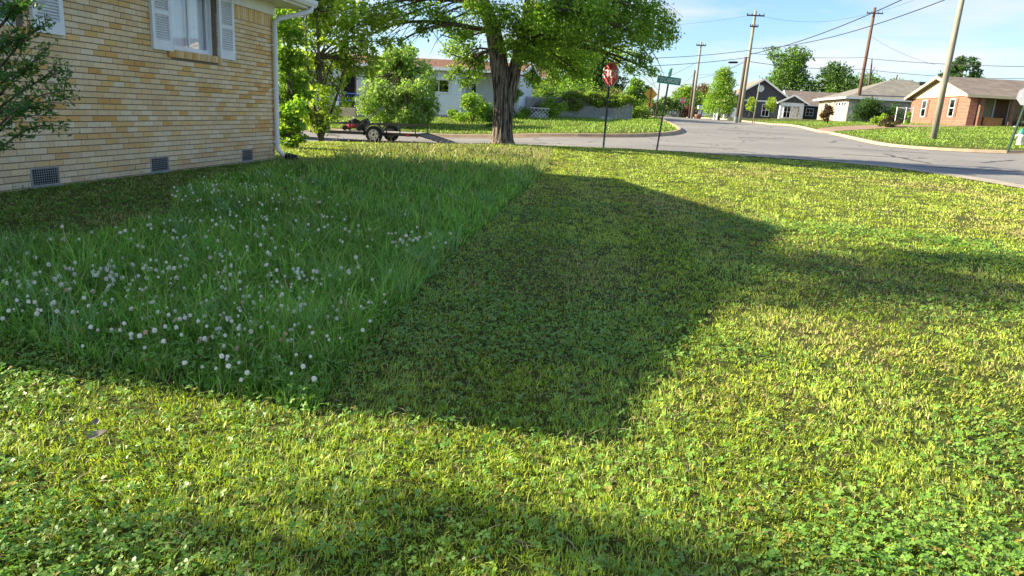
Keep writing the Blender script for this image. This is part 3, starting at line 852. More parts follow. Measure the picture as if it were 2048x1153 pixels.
def blades(P, h, wd, lean, col, rng, ang=None, tipc=1.15):
    """P (n,3) roots; one blade = quad + tip triangle"""
    n = len(P); a = rng.uniform(0, 2 * np.pi, n); b = rng.uniform(0, 2 * np.pi, n) if ang is None else ang
    u = np.column_stack([np.cos(a), np.sin(a), np.zeros(n)]) * (wd / 2)[:, None]
    L = np.column_stack([np.cos(b), np.sin(b), np.zeros(n)]) * (lean * h)[:, None]
    up = np.zeros((n, 3)); up[:, 2] = h
    m_ = P + up * .55 + L * .35; t = P + up * (1 - .25 * lean)[:, None] + L
    V = np.stack([P - u, P + u, m_ + u * .8, m_ - u * .8, t], 1).reshape(-1, 3)
    o = np.arange(n)[:, None] * 5
    F = np.concatenate([o + [0, 1, 2], o + [0, 2, 3], o + [3, 2, 4]], 1).reshape(-1, 3)
    c = np.stack([col, col, col, col, col * tipc], 1).reshape(-1, 3)
    return V, F, c


def mixc(a, b, t): return np.asarray(a)[None] * (1 - t[:, None]) + np.asarray(b)[None] * t[:, None]


def dryness(x, y):
    d = np.clip((vnoise(x * .45 + 3, y * .45, 3, 4) - .47) * 4.2, 0, 1)
    d = d + .75 * np.exp(-((x - 1.05) / .5) ** 2 - ((y - 2.75) / .35) ** 2) + .5 * np.exp(-((x - 2.6) / .8) ** 2 - ((y - 3.2) / .5) ** 2) + .5 * np.exp(-((x + .3) / .25) ** 2 - ((y - 2.9) / .5) ** 2)
    band = np.exp(-((y - 4.9 - .15 * (x - 2)) / .8) ** 2) * np.clip((x - 1.2) / 1.2, 0, 1) * .7      # worn strip in the open lawn
    return np.clip(d + band, 0, 1)


def cloverness(x, y): return np.clip((vnoise(x * .9 + 40, y * .9 + 9, 8, 3) - .40) * 4.5 + .55 * np.exp(-((x - 1.2) / 1.3) ** 2 - ((y - 1.9) / 1.2) ** 2), .12, 1)


rg = np.random.default_rng(11)
A0, A1 = -.86, .84
# --- mown lawn
dens = 24000.
NT = 8
T2 = scatter(lambda d: dens / NT * min(1, (2.0 / d) ** 1.85), .9, 27.5, A0, A1, rg)
td = np.hypot(*T2.T); tt_ = rg.random(len(T2)); th = rg.uniform(.55, 1.5, len(T2)); tn = rg.uniform(.55, 1.45, len(T2))
o2 = rg.normal(0, 1, (len(T2), NT, 2)) * (.011 * np.maximum(1, td / 2.6) ** .9)[:, None, None]
P2 = (T2[:, None] + o2).reshape(-1, 2); tt_, th, tn = np.repeat(tt_, NT), np.repeat(th, NT), np.repeat(tn, NT); ta = np.arctan2(o2[..., 1], o2[..., 0]).ravel() + rg.normal(0, .5, len(P2))
ok = inside(LAWN, P2[:, 0], P2[:, 1]) & ~inside(TALL, P2[:, 0], P2[:, 1]) & ~inside(HOUSE_POLY, P2[:, 0], P2[:, 1])
P2 = P2[ok]; tt_, th, tn, ta = tt_[ok], th[ok], tn[ok], ta[ok]; x, y = P2.T; d = np.hypot(x, y)
n = len(x); dry = dryness(x, y); clo = cloverness(x, y)
keep = rg.random(n) > clo * .45 * np.clip(1.5 - d / 9, 0, 1); P2, x, y, d, dry = P2[keep], x[keep], y[keep], d[keep], dry[keep]; tt_, th, tn, ta = tt_[keep], th[keep], tn[keep], ta[keep]; n = len(x)
lod = np.maximum(1, d / 2.4) ** .92
tn = 1 + (tn - 1) * np.clip(1.35 - d / 8, .4, 1)
stripe = np.sin((x - .075 * y) * 2 * np.pi / 1.05); sw = rg.random(n) < .45; ta = np.where(sw, np.where(stripe > 0, 1.50, -1.65) + rg.normal(0, .45, n), ta)
h = th * (.007 + .0175 * rg.random(n) ** 1.5) * (.8 + .5 * vnoise(x * 3, y * 3, 21, 2)) * (1 + .035 * np.minimum(d, 22))
wd = .0033 * lod ** .8 * rg.uniform(.55, 1.5, n)
green = mixc((.25, .43, .046), (.50, .55, .08), np.clip(.65 * tt_ + .35 * rg.random(n), 0, 1)) * tn[:, None]
green *= (.72 + .62 * vnoise(x * 1.1, y * 1.1, 31, 3))[:, None]
wl = np.clip((-2.9 - .05 * (y - 6) - x) / .5, 0, 1)[:, None] * ((y > 3) & (y < 13.2))[:, None]; green = green * (1 - wl) + wl * mixc((.11, .25, .035), (.20, .33, .05), rg.random(n)) * tn[:, None]  # strip along the wall coloured deeper green, house shade put into the blade colour
straw = mixc((.52, .43, .19), (.42, .37, .14), rg.random(n))
isdry = (.6 * tt_ + .4 * rg.random(n)) < .12 + (.0 + .40 * dry * np.clip((x + 4.2) / 1.2, .35, 1))  # less straw beside the wall, keeping the shaded strip darker by colour
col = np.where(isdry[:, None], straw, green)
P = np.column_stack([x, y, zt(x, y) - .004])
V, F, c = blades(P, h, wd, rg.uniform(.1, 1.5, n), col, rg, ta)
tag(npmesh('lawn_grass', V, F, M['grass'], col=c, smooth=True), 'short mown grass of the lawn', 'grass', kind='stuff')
# --- clippings lying on the mown lawn
P2 = scatter(lambda d: 330 * min(1, (2.2 / d) ** 1.6), 1.0, 15, A0, A1, rg)
ok = inside(LAWN, P2[:, 0], P2[:, 1]) & ~inside(TALL, P2[:, 0], P2[:, 1]) & ~inside(HOUSE_POLY, P2[:, 0], P2[:, 1]); P2 = P2[ok]
x, y = P2.T; n = len(x); a = rg.uniform(0, 6.28, n); L = rg.uniform(.02, .075, n) * rg.uniform(.6, 1.4, n); d = np.hypot(x, y)
u = np.column_stack([np.cos(a), np.sin(a), rg.uniform(-.3, .3, n)]) * (L / 2)[:, None]
v = np.column_stack([-np.sin(a), np.cos(a), rg.uniform(-.5, .5, n)]) * (.0014 * np.maximum(1, d / 3))[:, None]
P = np.column_stack([x, y, zt(x, y) + rg.uniform(.02, .045, n)])
V = np.stack([P - u - v, P - u * .1 - v + [0, 0, .004], P + u, P - u * .1 + v + [0, 0, .004]], 1).reshape(-1, 3); o_ = np.arange(n)[:, None] * 4
F = np.concatenate([o_ + [0, 1, 3], o_ + [1, 2, 3]], 1).reshape(-1, 3)
cc = np.where((rg.random(n) < .62)[:, None], mixc((.42, .36, .20), (.33, .27, .13), rg.random(n)), mixc((.16, .22, .05), (.22, .26, .08), rg.random(n)))
tag(npmesh('grass_clippings', V, F, M['drygrass'], col=np.repeat(cc, 4, 0)), 'dry cut grass clippings strewn over the mown lawn', 'clippings', kind='stuff')


# --- clover leaves (three leaflets each)
def clovers(P2, hz, size, rng, name, label):
    x, y = P2.T; n = len(x)
    P = np.column_stack([x, y, zt(x, y) + hz]); V = []; F = []; cl = []
    N = rng.normal(0, .38, (n, 3)); N[:, 2] = 1; N[:, 0] -= .15; N /= np.linalg.norm(N, axis=1)[:, None]
    a0 = rng.uniform(0, 6.28, n)
    base = mixc((.12, .28, .035), (.24, .40, .07), rng.random(n)) * (.8 + .4 * rng.random(n))[:, None]
    yel = rng.random(n) < .05; base[yel] = (.30, .25, .05)
    ref = np.tile([1., 0, 0], (n, 1)); T = np.cross(N, ref); T /= np.linalg.norm(T, axis=1)[:, None]; B = np.cross(N, T)
    o = 0
    for k in range(3):
        a = a0 + k * 2.094 + rng.normal(0, .12, n); ca, sa = np.cos(a)[:, None], np.sin(a)[:, None]
        e = T * ca + B * sa; s_ = -T * sa + B * ca; z = size[:, None]
        droop = N * (rng.uniform(-.25, .25, n) * size)[:, None]
        q = [P, P + e * z * .45 + s_ * z * .40 + N * z * .10, P + e * z * .95 + s_ * z * .26 + droop, P + e * z * .88 + droop, P + e * z * .95 - s_ * z * .26 + droop, P + e * z * .45 - s_ * z * .40 + N * z * .10]
        V.append(np.stack(q, 1).reshape(-1, 3)); b = np.arange(n)[:, None] * 6 + o; o += n * 6
        F.append(np.concatenate([b + [0, 1, 3], b + [1, 2, 3], b + [0, 3, 5], b + [3, 4, 5]], 1).reshape(-1, 3))
        tone = base * rng.uniform(.88, 1.12, n)[:, None]
        cl.append(np.repeat(tone, 6, 0))
    return tag(npmesh(name, np.concatenate(V), np.concatenate(F), M['clover'], col=np.concatenate(cl), smooth=True), label, 'clover', kind='stuff')


P2 = scatter(lambda d: 6000 * min(1, (2.0 / d) ** 1.6), .9, 9, A0, A1, rg)
x, y = P2.T
ok = inside(LAWN, x, y) & ~inside(TALL, x, y) & ~inside(HOUSE_POLY, x, y) & (rg.random(len(x)) < .05 + .95 * cloverness(x, y) * (1 - .75 * dryness(x, y)))
P2 = P2[ok]; d = np.hypot(*P2.T); n = len(d)
clovers(P2, rg.uniform(.018, .048, n), (.0065 + .0080 * rg.random(n)) * np.maximum(1, d / 5), rg, 'clover_leaves', 'low white clover leaves growing through the mown lawn')

# --- unmown patch
T2 = scatter(lambda d: 12500 / 6 * min(1, (2.4 / d) ** 1.9), 2.0, 25, A0, .35, rg)
td = np.hypot(*T2.T); tn = np.repeat(rg.uniform(.5, 1.5, len(T2)), 6); th = np.repeat(rg.uniform(.55, 1.35, len(T2)), 6); tt_ = np.repeat(rg.random(len(T2)), 6)
P2 = (T2[:, None] + rg.normal(0, 1, (len(T2), 6, 2)) * (.014 * np.maximum(1, td / 3) ** .9)[:, None, None]).reshape(-1, 2)
ok = inside(TALL, *P2.T); P2 = P2[ok]; tn, th, tt_ = tn[ok], th[ok], tt_[ok]; x, y = P2.T; d = np.hypot(x, y); n = len(x)
edge = np.clip(dist_poly(TALL + TALL[:1], x, y) / np.where((x > -1.2) & (y > 2.7), .09, .35), .4, 1)
hn = vnoise(x * 1.6, y * 1.6, 51, 3)
h = th * (.06 + .13 * rg.random(n) * (.45 + 1.1 * hn)) * edge ** .5 * (1 + np.clip((y - 9) / 6, 0, 1) * .45) * (1 - .5 * np.clip((y - 16) / 2.5, 0, 1))
lod = np.maximum(1, d / 2.6) ** .9
wd = .0042 * lod * rg.uniform(.45, 1.5, n)
col = mixc((.10, .29, .036), (.32, .49, .075), (.6 * tt_ + .4 * rg.random(n)) ** 1.5) * (tn * (.7 + .6 * vnoise(x * .8, y * .8, 61, 3)))[:, None]
far = np.clip((y - 11) / 5, 0, 1)[:, None]; col = col * (1 - far) + far * mixc((.24, .34, .06), (.42, .43, .12), rg.random(n))
st = rg.random(n) < .05 + .12 * far[:, 0]; col[st] = mixc((.5, .42, .2), (.6, .5, .27), rg.random(int(st.sum())))
P = np.column_stack([x, y, zt(x, y) - .004])
V, F, c = blades(P, h, wd, rg.uniform(.1, 1.0, n), col, rg)
# broad tufts of coarse grass
T0 = [(-1.45, 3.2), (-.95, 3.15), (-2.3, 3.3), (-2.7, 3.6), (-1.9, 2.95), (-.72, 4.3), (-.66, 3.9), (-1.1, 6.4), (-.9, 6.9), (-1.6, 7.4), (-2.6, 6.3), (-.55, 5.4), (-2.1, 4.4), (-3.0, 4.2), (-1.0, 4.0), (-.35, 8.0), (-2.3, 8.5), (-3.2, 9.0), (-1.0, 9.5), (.0, 10.5), (-1.6, 5.3), (-.62, 4.9), (-.6, 4.6), (-2.5, 5.2), (-3.3, 7.2)]
tp = np.concatenate([np.array(t) + rg.normal(0, .05, (46, 2)) for t in T0]); n2 = len(tp); d2 = np.hypot(*tp.T)
h2 = rg.uniform(.12, .30, n2); V2, F2, c2 = blades(np.column_stack([tp, zt(*tp.T)]), h2, .0048 * np.maximum(1, d2 / 3.5), rg.uniform(.25, 1.0, n2), mixc((.12, .30, .09), (.26, .42, .16), rg.random(n2)), rg)
V = np.concatenate([V, V2]); F = np.concatenate([F, F2 + 5 * len(P)]); c = np.concatenate([c, c2])
tag(npmesh('tall_grass', V, F, M['grass'], col=c, smooth=True), 'unmown tall grass in the strip along the brick house', 'grass', kind='stuff')
# clover leaves under the flowers
P2 = scatter(lambda d: 2300 * min(1, (2.4 / d) ** 1.9), 2.0, 11, A0, .3, rg)
P2 = P2[inside(TALL, *P2.T)]; n = len(P2); d = np.hypot(*P2.T)
clovers(P2, rg.uniform(.04, .10, n), (.008 + .006 * rg.random(n)) * np.maximum(1, d / 4.5), rg, 'clover_leaves', 'clover leaves among the unmown grass and white flowers')
# ribwort and grass seed heads standing above the far part of the patch
P2 = np.column_stack([rg.uniform(-4.2, 1.1, 3600), rg.uniform(10.0, 19.5, 3600)]); P2 = P2[inside(TALL, *P2.T) | ((P2[:, 1] > 14) & (P2[:, 0] < .4) & (rg.random(len(P2)) < .22))]
P2 = P2[rg.random(len(P2)) < np.clip((P2[:, 1] - 10) / 4, .15, 1)]
n = len(P2); hh = rg.uniform(.16, .32, n) * np.where(P2[:, 1] > 17, .62, 1); P = np.column_stack([P2, zt(*P2.T)])
V, F, c = blades(P, hh, np.full(n, .005), rg.uniform(.0, .25, n), mixc((.26, .34, .08), (.42, .42, .15), rg.random(n)), rg)
tips = V.reshape(-1, 5, 3)[:, 4]; s_ = rg.uniform(.005, .009, n)[:, None]; q = rg.uniform(.014, .028, n)[:, None]
ex, ey, ez = np.array([1., 0, 0]), np.array([0, 1., 0]), np.array([0, 0, 1.])
hv = np.stack([tips - ez * q, tips + ex * s_, tips + ey * s_, tips - ex * s_, tips - ey * s_, tips + ez * q], 1).reshape(-1, 3)
b = np.arange(n)[:, None] * 6 + len(V)
hf = np.concatenate([b + list(t) for t in ((0, 2, 1), (0, 3, 2), (0, 4, 3), (0, 1, 4), (5, 1, 2), (5, 2, 3), (5, 3, 4), (5, 4, 1))], 1).reshape(-1, 3)
hc = np.repeat(np.where((rg.random(n) < .5)[:, None], np.array([[.10, .075, .04]]), np.array([[.42, .40, .20]])), 6, 0)
tag(npmesh('grass_seed_heads', np.concatenate([V, hv]), np.concatenate([F, hf]), M['drygrass'], col=np.concatenate([c, hc])), 'thin seed heads standing above the tall grass near the big tree', 'seed heads', kind='stuff')

# --- white clover flowers
hd = MB()
rf_ = random.Random(2)
for i in range(70):          # florets on a ball
    t = (i + .5) / 70; zz = 1 - 1.75 * t; r_ = math.sqrt(max(0, 1 - zz * zz)); a = i * 2.39996
    dv = Vector((r_ * math.cos(a), r_ * math.sin(a), zz)); p = dv * .0072; q = dv * rf_.uniform(.0115, .0138) + Vector((0, 0, .002 if zz > -.2 else -.003))
    x_ = dv.cross(Vector((.3, .2, 1))).normalized() * .0021; y_ = dv.cross(x_).normalized() * .0021
    hd.add([p - x_ - y_, p + x_ - y_, p + x_ + y_, p - x_ + y_, q - x_ * .4, q + x_ * .4], [(0, 1, 5, 4), (3, 4, 5, 2), (0, 4, 3), (1, 2, 5)], 0)
hd.tube([(0, 0, -.15), (.004, .002, -.08), (0, 0, -.006)], .0011, 5, 1)
zones = [(-2.3, 3.25, .8, .35, 120), (-1.25, 3.05, .5, .35, 120), (-1.9, 3.9, 1.0, .55, 170), (-1.0, 3.6, .35, .5, 45), (-2.4, 5.2, .9, .8, 90), (-.85, 5.35, .38, .35, 38), (-3.2, 7.6, .5, .6, 55), (-2.2, 6.6, .9, .9, 60), (-1.0, 2.55, .3, .18, 16), (-2.9, 9.5, .8, 1.2, 25)]
pts = []
for cx_, cy_, sx_, sy_, nn in zones:
    q = np.column_stack([rg.normal(cx_, sx_ * .62, nn * 2), rg.normal(cy_, sy_ * .62, nn * 2)])
    q = q[inside(TALL, *q.T)][:nn]; pts.append(q)
pts = np.concatenate(pts)
pts = pts[np.abs(pts[:, 0]) < pts[:, 1] * .80]
pts = pts[np.argsort(np.hypot(*pts.T))]
fz = zt(*pts.T); hm = None
for i, (p, z) in enumerate(zip(pts[:300], fz[:300])):
    if hm is None: o = hd.build('clover_flower', [M['petal'], M['stem']]); hm = o
    else: o = hm.copy(); C.objects.link(o)
    sc_ = rf_.uniform(.40, .82); o.scale = (sc_, sc_, sc_ * rf_.uniform(.85, 1.05))
    o.location = (p[0], p[1], z + rf_.uniform(.065, .125)); o.rotation_euler = (rf_.uniform(-.35, .35), rf_.uniform(-.35, .35), rf_.uniform(0, 6.3))
    o.color = (1, 1, 1, 1) if rf_.random() < .9 else (rf_.uniform(.62, .85), rf_.uniform(.45, .62), rf_.uniform(.36, .5), 1)
    tag(o, 'white clover flower head on a thin stem in the unmown grass', 'flower', 'white clover flowers in the unmown grass')
hv = np.array(hm.data.vertices[0].co); me = hm.data
Vb = np.empty(len(me.vertices) * 3); me.vertices.foreach_get('co', Vb); Vb = Vb.reshape(-1, 3)
me.calc_loop_triangles(); Fb = np.empty(len(me.loop_triangles) * 3, np.int32); me.loop_triangles.foreach_get('vertices', Fb); Fb = Fb.reshape(-1, 3)
mi_ = np.empty(len(me.loop_triangles), np.int32); me.loop_triangles.foreach_get('material_index', mi_); Fb = Fb[mi_ == 0]
VV = []; FF = []
for i, (p, z) in enumerate(zip(pts[300:], fz[300:])):
    FF.append(Fb + len(VV) * len(Vb)); VV.append(Vb * rf_.uniform(.62, 1.0) + np.array([p[0], p[1], z + rf_.uniform(.08, .13)]))
if VV: tag(npmesh('clover_flowers_beyond', np.concatenate(VV), np.concatenate(FF), M['petal']), 'small white clover flowers deeper in the unmown grass', 'flowers', kind='stuff')

# --- a few tall ribwort stalks with brown heads, dry leaves on the lawn
for i, (p, h_, lx) in enumerate([((-1.62, 7.2), .42, -.05), ((-1.28, 7.15), .42, -.01), ((-1.05, 5.9), .40, -.04), ((-.95, 5.7), .34, .10), ((-1.22, 6.0), .40, .02)]):
    z = g1(*p); t = thing('ribwort_stalk', 'slender ribwort stalk with a brown head above the unmown grass', 'weed', (p[0], p[1], z), 0, 'ribwort stalks in the unmown grass')
    MB().tube([(0, 0, 0), (lx * .4, 0, h_ * .5), (lx, 0, h_)], [.003, .0026, .002], 5).build('stem', M['stem'], t)
    MB().lathe([(.001, 0), (.006, .006), (.0075, .018), (.005, .032), (.001, .04)], 7, (lx, 0, h_)).build('seed_head', M['plant_brown'], t, True)
for i, (p, s_, rz, lb) in enumerate([((-1.27, 2.03), .06, .4, 'curled pale dry leaf lying on the lit lawn, the larger of two'), ((-1.33, 2.12), .035, 1.9, 'small pale dry leaf lying beside the larger curled leaf')]):
    lf = MB(); n = 7; Pv = []
    for j in range(n):
        t = j / (n - 1); wv = math.sin(math.pi * min(1, t * .92 + .08)) * .33
        for k in (-1, -.5, 0, .5, 1): Pv.append(((t - .5) * s_, k * wv * s_, s_ * (.18 * k * k + .25 * (t - .5) ** 2 + .04 * math.sin(6 * t + k * 2))))
    lf.add(Pv, [(j * 5 + k, (j + 1) * 5 + k, (j + 1) * 5 + k + 1, j * 5 + k + 1) for j in range(n - 1) for k in range(4)])
    o = lf.build('fallen_leaf', M['deadleaf'], None, True); o.location = (p[0], p[1], g1(*p) + .035); o.rotation_euler = (.25, -.2, rz); tag(o, lb, 'leaf')

# --- grass on the lawns across the streets
rg = np.random.default_rng(23)
for poly, ed, bx, lb, nm in ((NW_POLY, NW_EDGE, (-16, 13, 33, 60), 'short grass on the corner lawn across the side street', 'corner_grass'), (NE_POLY, NE_EDGE, (16.5, 48, 24, 70), 'short grass on the lawn in front of the red brick house', 'verge_grass')):
    n = int((bx[1] - bx[0]) * (bx[3] - bx[2]) * 72)
    x = rg.uniform(bx[0], bx[1], n); y = rg.uniform(bx[2], bx[3], n)
    k = inside(poly, x, y) & (dist_poly(ed, x, y) > .17) & (rg.random(n) < (38 / np.maximum(38, y)) ** 1.5)
    if nm == 'verge_grass': k &= ~inside([(18.75, 44.8), (21.5, 47.2), (26, 49.4), (33, 51.2), (33.3, 53.6), (26, 52.6), (22.5, 51.3), (19.6, 48.9)], x, y) & ~inside([(31.4, 52), (32.9, 63), (50, 59), (50, 48)], x, y)
    else: k &= ~inside([(-18, 44.5), (-3.5, 42.6), (-2.5, 49), (-18, 51)], x, y)
    x, y = x[k], y[k]; n = len(x)
    h = rg.uniform(.035, .085, n) * (.7 + .7 * vnoise(x * .7, y * .7, 71, 3)) * (1.5 if nm == 'corner_grass' else 1)
    col = mixc((.20, .37, .04), (.30, .43, .055), rg.random(n)) * (.7 + .6 * vnoise(x * .5, y * .5, 77, 3))[:, None]
    V, F, c = blades(np.column_stack([x, y, gz(x, y)]), h, rg.uniform(.02, .045, n), rg.uniform(.2, .9, n), col, rg)
    tag(npmesh(nm, V, F, M['grass'], col=c, smooth=True), lb, 'grass', kind='stuff')


# ------------------------------------------------------------------ trees and shrubs
def leaf_mesh(P, size, col, rng, upb=.5, asp=.55):
    n = len(P)
    N = rng.normal(0, 1, (n, 3)); N[:, 2] += upb; N /= np.linalg.norm(N, axis=1)[:, None] + 1e-9
    A = rng.normal(0, 1, (n, 3)); A -= N * (A * N).sum(1)[:, None]; A /= np.linalg.norm(A, axis=1)[:, None] + 1e-9
    B = np.cross(N, A); s = size[:, None]
    V = np.stack([P - A * s * .5, P + B * s * asp * .5 + N * s * .08 - A * s * .06, P + A * s * .5, P - B * s * asp * .5 + N * s * .08 - A * s * .06], 1).reshape(-1, 3)
    o = np.arange(n)[:, None] * 4
    F = np.concatenate([o + [0, 1, 2], o + [0, 2, 3]], 1).reshape(-1, 3)
    return V, F, np.repeat(col, 4, 0)


def clump_points(clumps, n, rng, shell=.45):
    """points in noisy, flattened clumps (x, y, z, r)"""
    cl = np.array(clumps, float); wgt = cl[:, 3] ** 2.2; k = rng.choice(len(cl), n, p=wgt / wgt.sum())
    d = rng.normal(0, 1, (n, 3)); d /= np.linalg.norm(d, axis=1)[:, None]
    r_ = (shell + (1 - shell) * rng.random(n)) ** .7 * rng.uniform(.72, 1.12, n)
    # gaps: drop some directions
    q = np.sin(d[:, 0] * 4.1 + k * 1.7) + np.sin(d[:, 1] * 4.7 + k * 2.3) + np.sin(d[:, 2] * 5.3 + k * .9)
    r_ *= 1 + .13 * q
    P = cl[k, :3] + d * (r_ * cl[k, 3])[:, None] * np.array([1, 1, .8])
    return P, k, q


def limb(mb, a, b, r0_, r1_, rng, wob=.12, n=5, sides=7):
    a, b = np.array(a, float), np.array(b, float); L = np.linalg.norm(b - a); pts = []
    off = rng.normal(0, wob * L, 3) * np.array([1, 1, .4])
    for i in range(n + 1):
        t = i / n; pts.append(tuple(a + (b - a) * t + off * math.sin(math.pi * t) * .8 + np.array([0, 0, .10 * L]) * math.sin(math.pi * t)))
    mb.tube(pts, [r0_ + (r1_ - r0_) * i / n for i in range(n + 1)], sides)
    return pts


def plant(name, label, cat, base, clumps, nleaf, lsize, cols, trunk=None, seed=1, twigs=True, group=None, bark='bark_fine', shell=.45, upb=.5, tw=.03, leaf='leaf', stems=1):
    """clumps in local coordinates (x, y, z, r); trunk = list of (x, y, z, r)"""
    rng = np.random.default_rng(seed)
    t = thing(name, label, cat, base, 0, group)
    tr = MB()
    if trunk:
        tr.tube([p[:3] for p in trunk], [p[3] for p in trunk], 10)
        nodes = [np.array(p[:3]) for p in trunk[len(trunk) // 2:]]; rr = [p[3] for p in trunk[len(trunk) // 2:]]
    else:
        nodes = [np.array((0, 0, .05))]; rr = [tw * 1.6]
    for c in sorted(clumps, key=lambda q: q[2]):
        p = np.array(c[:3]); lower = [i for i in range(len(nodes)) if nodes[i][2] <= p[2] + .1] or [0]
        i = min(lower, key=lambda j: np.linalg.norm(nodes[j] - p) + .25 * abs(p[2] - nodes[j][2]))
        r0_ = min(rr[i] * .6, tw * (1 + c[3] * .5))
        pts = limb(tr, nodes[i], p, r0_, r0_ * .35, rng)
        if twigs:
            for q in range(4):
                e = p + rng.normal(0, .55, 3) * c[3]; limb(tr, pts[3 + q % 3], e, r0_ * .4, r0_ * .12, rng, .12, 3, 5)
    tr.build('trunk' if trunk else 'stems', M[bark], t, True)
    P, k, q = clump_points(clumps, nleaf, rng, shell)
    tone = np.random.default_rng(seed + 5).uniform(.8, 1.2, len(clumps))[k] * rng.uniform(.72, 1.28, nleaf)
    cc = np.array(cols)[rng.integers(0, len(cols), nleaf)] * tone[:, None]
    ok = P[:, 2] > .03; P, cc = P[ok], cc[ok]
    V, F, c = leaf_mesh(P, lsize * rng.uniform(.6, 1.35, len(P)), cc, rng, upb)
    npmesh('crown' if trunk else 'foliage', V, F, M[leaf], t, c, True)
    return t


def blob(cx_, cy_, z0, z1, rx, ry, n, rng, r=(.5, .9), prof=None):
    """n clump spheres filling an envelope; prof(t) radius factor over height"""
    out = []
    for i in range(n):
        t = (i + rng.random()) / n; f = prof(t) if prof else math.sin(math.pi * (.08 + .86 * t)) ** .6
        a = i * 2.4 + rng.uniform(-.5, .5); q = f * math.sqrt(rng.uniform(.15, 1))
        out.append((cx_ + rx * q * math.cos(a), cy_ + ry * q * math.sin(a), z0 + (z1 - z0) * t, rng.uniform(*r) * (.6 + .4 * f)))
    return out


def onground(px, py, Y):
    p = at(px, py, Y); return (p.x, p.y, g1(p.x, p.y) - .02)


GREEN = [(.18, .33, .04), (.24, .39, .05), (.31, .45, .065), (.15, .28, .04)]
LIME = [(.33, .47, .055), (.40, .50, .07), (.24, .38, .045), (.44, .52, .10)]
DARK = [(.055, .12, .035), (.075, .15, .04), (.04, .09, .03)]
MID = [(.13, .24, .045), (.17, .29, .055), (.10, .19, .04)]

# --- the big elm at the street corner
EL = (-.62, 24.3, g1(-.62, 24.3) - .03)
rngE = np.random.default_rng(99)
elm = thing('elm_tree', 'large elm with a thick furrowed trunk beside the stop sign corner', 'tree', EL)
tk = MB()


def bark_tube(mb, path, rads, n=54, rings=46, amp=.05, seed=3, mi=0):
    P = np.array(path, float); R_ = np.array(rads, float); t = np.linspace(0, len(P) - 1, rings)
    pts = np.array([[np.interp(v, np.arange(len(P)), P[:, k]) for k in range(3)] for v in t]); rr = np.interp(t, np.arange(len(P)), R_)
    ang = np.linspace(0, 2 * np.pi, n, endpoint=False); o = len(mb.v)
    L = np.cumsum(np.r_[0, np.linalg.norm(np.diff(pts, axis=0), axis=1)])
    for i in range(rings):
        wv = 1.2 * np.sin(L[i] * 2.1) + 1.1 * vnoise(np.full(n, L[i] * 1.1), ang * 0 + 2, seed, 2)
        rid = np.abs(np.sin(ang * 9 + wv + 1.3 * np.sin(ang * 2 + L[i] * 1.6))) ** .7
        nz = vnoise(np.cos(ang) * 2.5 + 10 + L[i] * .4, np.sin(ang) * 2.5 + 10 + L[i] * 1.5, seed + 3, 3) - .5
        r_ = rr[i] * (1 + nz * .09) + amp * (rid - .6) * min(1, rr[i] / .3)
        for a, q in zip(ang, r_): mb.v.append((pts[i][0] + q * math.cos(a), pts[i][1] + q * math.sin(a), pts[i][2]))
    for i in range(rings - 1):
        for k in range(n):
            k2 = (k + 1) % n; mb.f.append((o + i * n + k, o + i * n + k2, o + (i + 1) * n + k2, o + (i + 1) * n + k)); mb.m.append(mi)


bark_tube(tk, [(0, 0, -.1), (0, 0, .02), (0, 0, .16), (-.02, 0, .5), (-.03, 0, 1.2), (-.10, 0, 1.9), (-.20, 0, 2.4), (-.32, .03, 3.0), (-.48, .05, 3.6), (-.8, .1, 4.4), (-1.3, .2, 5.4), (-1.9, .4, 7.0)],
          [.52, .45, .365, .32, .30, .295, .29, .275, .25, .21, .16, .08], rings=70)
bark_tube(tk, [(.06, 0, .9), (.12, .02, 1.5), (.20, .03, 2.0), (.30, .05, 2.6), (.46, .08, 3.3), (.60, .1, 4.2), (.7, .2, 5.4), (.9, .3, 7.6)], [.21, .22, .215, .20, .19, .17, .14, .07], n=40, rings=44, amp=.035, seed=9)
trunk_nodes = [((-.32, .03, 3.0), .2), ((-.48, .05, 3.6), .22), ((-.8, .1, 4.4), .2), ((-1.3, .2, 5.4), .16), ((.46, .08, 3.3), .2), ((.6, .1, 4.2), .18), ((.7, .2, 5.4), .15), ((.9, .3, 7.4), .1), ((-1.9, .4, 6.9), .1)]
ec = []      # clumps: pixel x, pixel y, distance, radius
